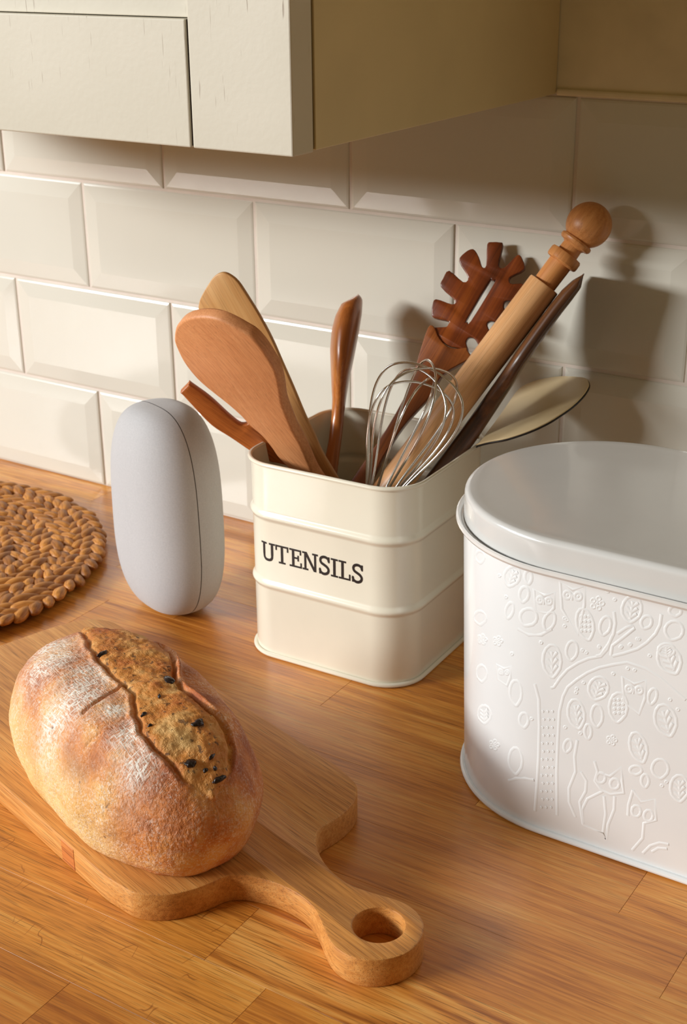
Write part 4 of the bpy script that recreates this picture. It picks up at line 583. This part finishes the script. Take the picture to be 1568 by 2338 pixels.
for i in range(NT+1):
    f = i/NT
    if f <= 0.2: T = -PI/2*(1-f/0.2)**1.2
    else:
        rho = math.cos(PI/2*(f-0.2)/0.8); T = math.acos(min(1, max(0, rho)**(1/0.4322)))
    ring = []
    for j in range(NP):
        ph = 2*PI*j/NP; p = loaf_pt(T, ph); mx, my = p.x*1000, p.y*1000
        d = Vector((p.x/LA**2, p.y/LB**2, p.z/LC**2*1.2)).normalized() if p.length > 1e-6 else Vector((0, 0, 1))
        topw = sstep(0.0, 0.012, p.z)
        cl, cr = interp(CL, mx), interp(CR, mx)
        wob = noise.noise(Vector((mx*0.09, 3.1, 0)))*1.6
        cl += wob; cr += wob*0.6
        inside = sstep(-0.9, 1.1, my-cl)*(1-sstep(-1.1, 0.9, my-cr))*topw*sstep(-108, -98, mx)
        dl = abs(my-cl); dr = abs(my-cr)
        h = 0.0
        h += (0.00075*noise.fractal(p*46, 0.9, 2.1, 4) if True else 0)
        h += 0.0019*noise.noise(p*34+Vector((3, 1, 7)))
        h += topw*(-0.0017*math.exp(-((my-cl-0.8)/1.7)**2)+0.0012*math.exp(-((my-cl+2.6)/2.2)**2))*sstep(-105, -60, mx)*(1-sstep(94, 106, mx))
        h += topw*(-0.0026*math.exp(-((my-cr+1.3)/1.6)**2)+0.0026*math.exp(-((my-cr-1.6)/1.7)**2))*sstep(-90, -40, mx)*(1-sstep(94, 106, mx))
        mid = (cl+cr)/2; hwid = max(4.0, (cr-cl)/2)
        h += inside*0.0026*max(0, 1-((my-mid)/hwid)**2)
        h += inside*(0.00055*noise.noise(p*330)+0.0013*noise.noise(p*110))
        kd = crack_d(mx, my, K1); h -= topw*0.0022*math.exp(-(kd/1.2)**2)
        kd2 = crack_d(mx, my, K2); h -= topw*0.0010*math.exp(-(kd2/0.8)**2)
        h += (1-inside)*0.00022*noise.noise(p*420)
        q = p+d*h
        if q.z < -0.0345: q.z = -0.0345
        ring.append(q+Vector((0, 0, 0.035)))
        side = sstep(0.004, -0.016, -0) if False else 0
        pale = (1-sstep(-0.020, 0.018, p.z+0.010*noise.noise(p*30)))*1.0
        pale = max(pale, (1-sstep(-0.015, 0.044, p.z))*sstep(6, -48, my)) if my < 0 else pale*0.55
        pale *= sstep(95, 40, mx)*0.9+0.1
        fl = 0.0
        for fx, fy, fr in FL: fl = max(fl, math.exp(-(((mx-fx)**2+(my-fy)**2)/fr**2)))
        fl = fl*(1-inside)*topw
        att.append((inside, min(1, pale), fl, max(math.exp(-((my-cl)/1.6)**2)*0.7, math.exp(-((my-cr-1.4)/1.5)**2))*topw*(1-sstep(96, 106, mx))+math.exp(-(kd/1.3)**2)*topw))
    rings.append(ring)
vs, fs = loft(rings)
def bread_mat():
    m, nt, b = new_mat('bread_crust')
    tc = N(nt, 'ShaderNodeTexCoord'); ob = tc.outputs['Object']
    A = N(nt, 'ShaderNodeAttribute', attribute_name='zones'); sp_ = N(nt, 'ShaderNodeSeparateColor'); L(nt, A.outputs['Color'], sp_.inputs[0])
    crumb, pale, fl = sp_.outputs; edge = A.outputs['Alpha']
    def nz(scale, det=3.0, rough=0.6, vec=None):
        n = N(nt, 'ShaderNodeTexNoise', i_Scale=scale, i_Detail=det, i_Roughness=rough); L(nt, vec or ob, n.inputs['Vector']); return n.outputs[0]
    crust = ramp(nt, nz(28), [(0.34, hexc(164, 82, 28)), (0.50, hexc(206, 122, 50)), (0.68, hexc(232, 170, 94))])
    palec = ramp(nt, nz(40), [(0.3, hexc(226, 176, 98)), (0.7, hexc(242, 212, 148))])
    col = mixc(nt, pale, crust, palec)
    # flour: fine speckle everywhere, streaky linen marks where it is thick
    spk = N(nt, 'ShaderNodeMapRange', i_1=0.50, i_2=0.64); L(nt, nz(620, 4.0, 0.75), spk.inputs[0])
    patch = N(nt, 'ShaderNodeMapRange', i_1=0.34, i_2=0.60); L(nt, nz(26, 3.0), patch.inputs[0])
    mp_ = N(nt, 'ShaderNodeMapping'); mp_.inputs['Rotation'].default_value = (0, 0, 0.25); mp_.inputs['Scale'].default_value = (160, 1100, 300); L(nt, ob, mp_.inputs[0])
    mp2 = N(nt, 'ShaderNodeMapping'); mp2.inputs['Rotation'].default_value = (0, 0, 0.25); mp2.inputs['Scale'].default_value = (1100, 160, 300); L(nt, ob, mp2.inputs[0])
    st = math_(nt, 'MAXIMUM', nz(1.0, 2.0, 0.6, mp_.outputs[0]), nz(1.0, 2.0, 0.6, mp2.outputs[0]))
    stm = N(nt, 'ShaderNodeMapRange', i_1=0.48, i_2=0.62); L(nt, st, stm.inputs[0])
    spk2 = N(nt, 'ShaderNodeMapRange', i_1=0.56, i_2=0.68); L(nt, nz(260, 4.0, 0.8), spk2.inputs[0])
    fa = math_(nt, 'MULTIPLY', math_(nt, 'MULTIPLY', math_(nt, 'MAXIMUM', spk.outputs[0], spk2.outputs[0]), patch.outputs[0]), 0.66)
    flm = math_(nt, 'MULTIPLY', fl, math_(nt, 'ADD', stm.outputs[0], math_(nt, 'MULTIPLY', fl, 0.25)))
    fa = math_(nt, 'MAXIMUM', fa, flm, clamp=True)
    notcr = math_(nt, 'SUBTRACT', 1.0, crumb)
    fa = math_(nt, 'MULTIPLY', fa, notcr)
    col = mixc(nt, fa, col, hexc(244, 236, 224))
    # opened crumb along the score
    cc = ramp(nt, nz(34, 3.0), [(0.34, hexc(178, 94, 28)), (0.50, hexc(208, 136, 58)), (0.66, hexc(230, 184, 116))])
    v = N(nt, 'ShaderNodeMapRange', i_1=0.62, i_2=0.69); L(nt, nz(250, 2.0, 0.5), v.inputs[0])
    cc = mixc(nt, math_(nt, 'MULTIPLY', v.outputs[0], 0.75), cc, hexc(70, 44, 26))
    hl = N(nt, 'ShaderNodeMapRange', i_1=0.58, i_2=0.70); L(nt, nz(700, 2.0), hl.inputs[0])
    cc = mixc(nt, math_(nt, 'MULTIPLY', hl.outputs[0], 0.30), cc, hexc(244, 214, 150))
    col = mixc(nt, crumb, col, cc)
    col = mixc(nt, math_(nt, 'MULTIPLY', edge, 0.28, clamp=True), col, hexc(184, 98, 42))
    dk = N(nt, 'ShaderNodeMapRange', i_1=0.74, i_2=0.80); L(nt, nz(150, 1.0), dk.inputs[0])
    col = mixc(nt, math_(nt, 'MULTIPLY', dk.outputs[0], 0.7), col, hexc(80, 52, 40))
    L(nt, col, b.inputs['Base Color']); b.inputs['Roughness'].default_value = 0.62
    h = math_(nt, 'ADD', math_(nt, 'MULTIPLY', nz(380, 4.0, 0.7), 0.6), math_(nt, 'MULTIPLY', st, 0.35))
    bp = N(nt, 'ShaderNodeBump', i_Strength=0.9, i_Distance=0.0018); L(nt, h, bp.inputs['Height']); L(nt, bp.outputs[0], b.inputs['Normal'])
    return m
lf = empty('bread_loaf', (0.209, -0.4386, BT), -0.4009); tag(lf, 'floury oval loaf of fruit bread with a long split crust', 'bread')
crust = mesh('crust', vs, fs, bread_mat(), lf, smooth=True, angle=180)
ca = crust.data.color_attributes.new('zones', 'FLOAT_COLOR', 'POINT')
for i, a in enumerate(att): ca.data[i].color = a
def surf(mx, my):
    best = None
    for ring in rings[int(NT*0.25):]:
        for p in ring[::2]:
            d = (p.x*1000-mx)**2+(p.y*1000-my)**2
            if best is None or d < best[0]: best = (d, p)
    return best[1]
for mx, my, w, h_, an in ((-33.5, 0, 8.6, 4.6, 0.3), (22, 18.0, 9.0, 6.6, 0.1), (72.7, 10.7, 8.8, 5.2, -.3), (92.8, -6.1, 7.6, 6.6, .6), (47.9, -12.1, 5.0, 2.6, 1.2), (105, 5, 3.0, 9.5, 1.6), (99.2, 0, 3.2, 2.4, 0), (100.5, 4.6, 2.8, 2.4, 1.0), (95.7, 7.3, 5.0, 1.8, .2), (59.5, -14.2, 3.6, 1.8, .8), (36, 4, 4.0, 1.8, 0.5)):
    p = surf(mx, my); bm = bmesh.new(); bmesh.ops.create_icosphere(bm, subdivisions=3, radius=0.5)
    nn = Vector((p.x/LA**2, p.y/LB**2, max(0.2, (p.z-0.035))/LC**2)).normalized(); sd = random.uniform(0, 50)
    for v in bm.verts:
        k = 1+0.35*noise.noise(v.co*3+Vector((sd, 0, 0)))+0.16*noise.noise(v.co*9+Vector((sd, 4, 0)))
        v.co = Vector((v.co.x*w*k, v.co.y*h_*k, v.co.z*3.4*k))/1000
    o = bmo('raisin', bm, raisin_mat, lf, smooth=True, angle=180); o.location = p-nn*0.0004
    o.rotation_euler = (nn.to_track_quat('Z', 'Y') @ Matrix.Rotation(an, 3, 'Z').to_quaternion()).to_euler()
# ---------------------------------------------------------------- utensils in the tin
def flat(name, d, polys, thick, bev, mat, zf=0.0, curve=None, parent=None, k=4):
    P = []
    for q in polys: P.append([tuple(p[:2]) for p in catmull([(a, b_, 0) for a, b_ in mm(q)], k)])
    vs, fs = plate(P, thick, bev, zf, curve); o = mesh(name, vs, fs, mat, parent, angle=45)
    if parent is None: o.matrix_world = frame_m(d)
    return o
d = OUT['spoon']; P = d['o'][:]
i = 18   # after the last right-hand neck point
ur, ul, vn = P[18][0], P[19][0], min(P[18][1], P[19][1]); uc = (ur+ul)/2
P = P[:19]+[[uc+9, vn-16], [uc+8, vn-30], [uc+7, vn-50], [uc+4, vn-55], [uc-4, vn-55], [uc-7, vn-50], [uc-8, vn-30], [uc-10, vn-14]]+P[20:]
o = flat('wooden_spoon', d, [P], 0.0100, 0.0022, beech, curve=lambda x, y: -0.0012*((x+0.009)/0.03)**2*sstep(0.20, 0.26, y)); tag(o, 'broad-headed beech spoon leaning out at the front left of the tin', 'spoon')
d = OUT['spatula']; P = d['o'][:]
j = 16; u1, u2, vn = P[16][0], P[17][0], P[16][1]; uc = (u1+u2)/2; P = P[:17]+[[uc+6.5, vn-7], [uc+6, vn-12], [uc+4, vn-15], [uc, vn-16], [uc-4, vn-15], [uc-6, vn-12], [uc-6.5, vn-7]]+P[17:]
o = flat('wooden_spatula', d, [P], 0.0042, 0.0009, maple); tag(o, 'tall pale maple spatula with slanted tip, behind the broad beech spoon', 'spatula')
d = OUT['prong']; P = [[max(a, -12.6) if b_ < 160 else max(a, -13.0), b_] for a, b_ in d['o']]
P = [P[0], [P[0][0]+2.4, P[0][1]+.1], [P[1][0]-2.4, P[1][1]], P[1], [P[1][0]-.1, P[1][1]-2.6]]+P[2:]+[[P[0][0]-.4, P[0][1]-2.6]]
j = min(range(len(P)), key=lambda i: P[i][1]); v0 = P[j][1]; u0 = P[j][0]; P = P[:j]+[[u0-2, v0-1]]+P[j+1:]
o = flat('salad_fork', d, [P], 0.0065, 0.0012, beech_dark); tag(o, 'orange-brown wooden fork with a squared prong, lowest at the left of the tin', 'fork')
def lofted(name, d, depth, mat, vmin, n=20, power=1.0, rot=0.0, wfix=None):
    """section loft: image-plane half width from traced sides, depth from depth(v) in metres"""
    Lp = sorted([(p[1], p[0]) for p in d['l']]); Rp = sorted([(p[1], p[0]) for p in d['r']])
    v0 = max(Lp[0][0], Rp[0][0]); v1 = min(Lp[-1][0], Rp[-1][0])
    cs = []; m_ = 46
    wl0, wr0 = interp(Lp, v0), interp(Rp, v0)
    st = [vmin+(v0-vmin)*i/8 for i in range(8)]+[v0+(v1-v0)*(1-(1-i/m_)**1.3) for i in range(m_+1)]
    rings = []
    for v in st:
        l_, r_ = (interp(Lp, v), interp(Rp, v)) if v >= v0 else (wl0, wr0)
        c, h = (l_+r_)/2000, max(0.0006, (r_-l_)/2000)
        if wfix: h = min(h, wfix)
        dp = depth(v); ring = []
        for k in range(n):
            a = 2*PI*k/n; x = h*sgp(math.cos(a), power); z = dp*sgp(math.sin(a), power)
            ring.append((c+x*math.cos(rot)-z*math.sin(rot), v/1000, x*math.sin(rot)+z*math.cos(rot)))
        rings.append(ring)
    last = [Vector(p) for p in rings[-1]]; cen = sum(last, Vector())/len(last)
    for k_, dv in ((0.82, 0.0005), (0.45, 0.0010)): rings.append([cen+(p-cen)*k_+Vector((0, dv, 0)) for p in last])
    vs, fs = loft(rings, True, True, True); o = fixn(mesh(name, vs, fs, mat, angle=50)); o.matrix_world = frame_m(d); return o
OUT['edge']['l'] = [[0.6, 275.4], [-2.6, 273.4], [-6.4, 269.9]]+OUT['edge']['l'][2:]
OUT['edge']['r'] = [[0.6, 275.4], [3.4, 274.0], [5.0, 271.0]]+OUT['edge']['r'][2:]
o = lofted('narrow_spoon', OUT['edge'], lambda v: (0.0048+0.0200*sstep(165, 225, v))*(math.sqrt(max(0.004, 1-max(0, (v-232)/43.6)**2)) if v > 232 else 1), cherry, 14)
tag(o, 'slim cherry-brown spoon seen edge-on, upright in the middle of the tin', 'spoon')
tv = OUT['turner']['l'][0][1]
OUT['turner']['l'] = [[u_+0.4, tv-d_] for u_, d_ in ((0.3, 0), (-3.3, 7.5), (-5.4, 18), (-5.8, 32), (-5.6, 53), (-5.2, 71), (-4.4, 93), (-3.8, 112), (-3.2, 130), (-2.8, 152))]
OUT['turner']['r'] = [[u_+1.0, tv-d_] for u_, d_ in ((0.3, 0), (4.6, 8.8), (4.8, 20), (4.6, 32), (4.8, 46), (5.4, 65), (6.3, 82), (8.0, 99), (9.2, 119), (10.2, 136), (11.0, 150))]
o = lofted('wooden_turner', OUT['turner'], lambda v: (0.0050+0.0320*sstep(200, 275, v))*(1-0.10*sstep(340, 350, v)), dark_wood, 22, power=0.62, n=24)
tag(o, 'dark mottled wooden turner seen edge-on, just right of the rolling pin', 'turner')
d = OUT['fork']
pf = empty('pasta_fork'); pf.matrix_world = frame_m(d); tag(pf, 'reddish dark wood pasta fork with toothed head and long slot', 'pasta fork')
Hh = [[a, b_] for a, b_ in d['head']]
flat('head', d, [Hh, d['slot']], 0.0062, 0.0008, rosewood, zf=-0.0016, parent=pf, k=3, curve=lambda x, y: 0.0)
P = d['handle'][:16]+[[8.5, 100], [8, 40], [6, 30], [-3, 30], [-5, 40], [-5, 100]]+d['handle'][16:]
flat('handle', d, [P], 0.0090, 0.0008, fork_wood, zf=0.0, parent=pf, k=3)
# rolling pin
d = OUT['pin']; rp = empty('rolling_pin'); rp.matrix_world = frame_m(d); tag(rp, 'turned beech rolling pin with ball-ended handle leaning to the right', 'rolling pin')
Lb = d['L']/1000
def lathe(prof, n=40):
    rings = [[(r*math.cos(2*PI*k/n), y, r*math.sin(2*PI*k/n)) for k in range(n)] for r, y in prof]
    return loft(rings, True, True, True)
vb = 0.3345
vs, fs = lathe([(0.0100, 0.045), (0.0122, 0.0462), (0.0126, 0.048), (0.0127, 0.19), (0.0126, vb-0.0012), (0.0122, vb-0.0002), (0.0108, vb), (0.0085, vb-0.0005)]); fixn(mesh('barrel', vs, fs, pin_wood, rp, angle=40))
hb = []
hb += [(0.0088, vb-0.004), (0.0090, vb+0.001), (0.0092, vb+0.019)]
hb += [(0.0118, vb+0.0196), (0.0127, vb+0.0206), (0.0129, vb+0.0225), (0.0128, vb+0.0262), (0.0120, vb+0.0276)]
hb += [(0.0082, vb+0.0282), (0.0079, vb+0.034), (0.0092, vb+0.0352), (0.0118, vb+0.0358), (0.0128, vb+0.0370), (0.0131, vb+0.0384), (0.0126, vb+0.0398), (0.0108, vb+0.0407), (0.0088, vb+0.0413)]
yc = Lb
for k in range(1, 25):
    a = -PI/2+PI*k/24
    if a < -1.02: continue
    hb.append((max(0.0003, 0.0171*math.cos(a)), yc+0.0171*math.sin(a)))
vs, fs = lathe(hb); fixn(mesh('handle', vs, fs, wood('turned_beech_handle', hexc(226, 164, 104), hexc(210, 144, 84), hexc(184, 114, 60), 1, rough=0.4, rings=3, ringd=0.8, pores=0.2, fib=0.8, spread=0), rp, angle=30))
# whisk
d = OUT['whisk']; wk = empty('balloon_whisk'); wk.matrix_world = frame_m(d); tag(wk, 'steel balloon whisk at the front of the tin, loops upward', 'whisk')
vs, fs = lathe([(0.0055, 0.0), (0.0075, 0.004), (0.0080, 0.02), (0.0068, 0.06), (0.0066, 0.078), (0.0050, 0.080)], 24); fixn(mesh('handle', vs, fs, steel, wk))
prof_w = [(76, 3.6), (95, 5.5), (120, 8.2), (150, 13.2), (172, 20.5), (192, 28.0), (208, 32.5), (222, 34.5), (234, 33.2), (243, 28.5), (249.5, 19.5), (252.5, 9.0), (253.2, 0)]
for k in range(6):
    a = PI*k/6+0.22; sc = (1.0, 0.90, 1.04, 0.93, 1.06, 0.88)[k]; hz = (-6, -11, -3, -14, -5, -18)[k]
    half_ = [(r*sc/1000, (76+(y-76)*(1+hz/177))/1000) for y, r in prof_w]
    path = [(r*math.cos(a), y, r*math.sin(a)) for r, y in half_]+[(-r*math.cos(a), y, -r*math.sin(a)) for r, y in half_[-2::-1]]
    vs, fs = tube(catmull(path, 5, False), 0.00092, 8); fixn(mesh('wire', vs, fs, steel, wk, angle=80))
# enamel skimmer
d = OUT['ladle']; ld = empty('enamel_skimmer'); ld.matrix_world = frame_m(d); tag(ld, 'cream enamel oval skimmer with black edge, leaning against the tiles at right', 'skimmer')
P2 = [tuple(p[:2]) for p in catmull([(max(a, -0.80*max(b_, 0)+0.004), b_, 0) for a, b_ in mm(d['o'])], 4)]
dish = lambda x, y: -0.0010*math.exp(-((x+0.013)/0.028)**2-((y-0.048)/0.035)**2)
vs, fs = plate([inset(P2, -0.0002 if area2(P2) > 0 else 0.0002)], 0.0014, 0.0004, 0.0, dish); mesh('dish', vs, fs, ladle_enamel, ld, angle=45)
vs, fs = tube([Vector((p[0], p[1], -0.0020+dish(*p))) for p in P2]+[Vector((P2[0][0], P2[0][1], -0.0020+dish(*P2[0])))], 0.00085, 8, False); mesh('edge', vs, fs, black_rim, ld, angle=80)
mi = frame_m(d).inverted()
hp = catmull([mi @ Vector(q) for q in ((0.2700, -0.0830, 0.1680), (0.2600, -0.0900, 0.1665), (0.2500, -0.0960, 0.150), (0.2440, -0.1000, 0.125), (0.2400, -0.1020, 0.105))], 5, False)
vs, fs = tube(hp, 0.0035, 10); mesh('handle', vs, fs, ladle_enamel, ld, angle=60)
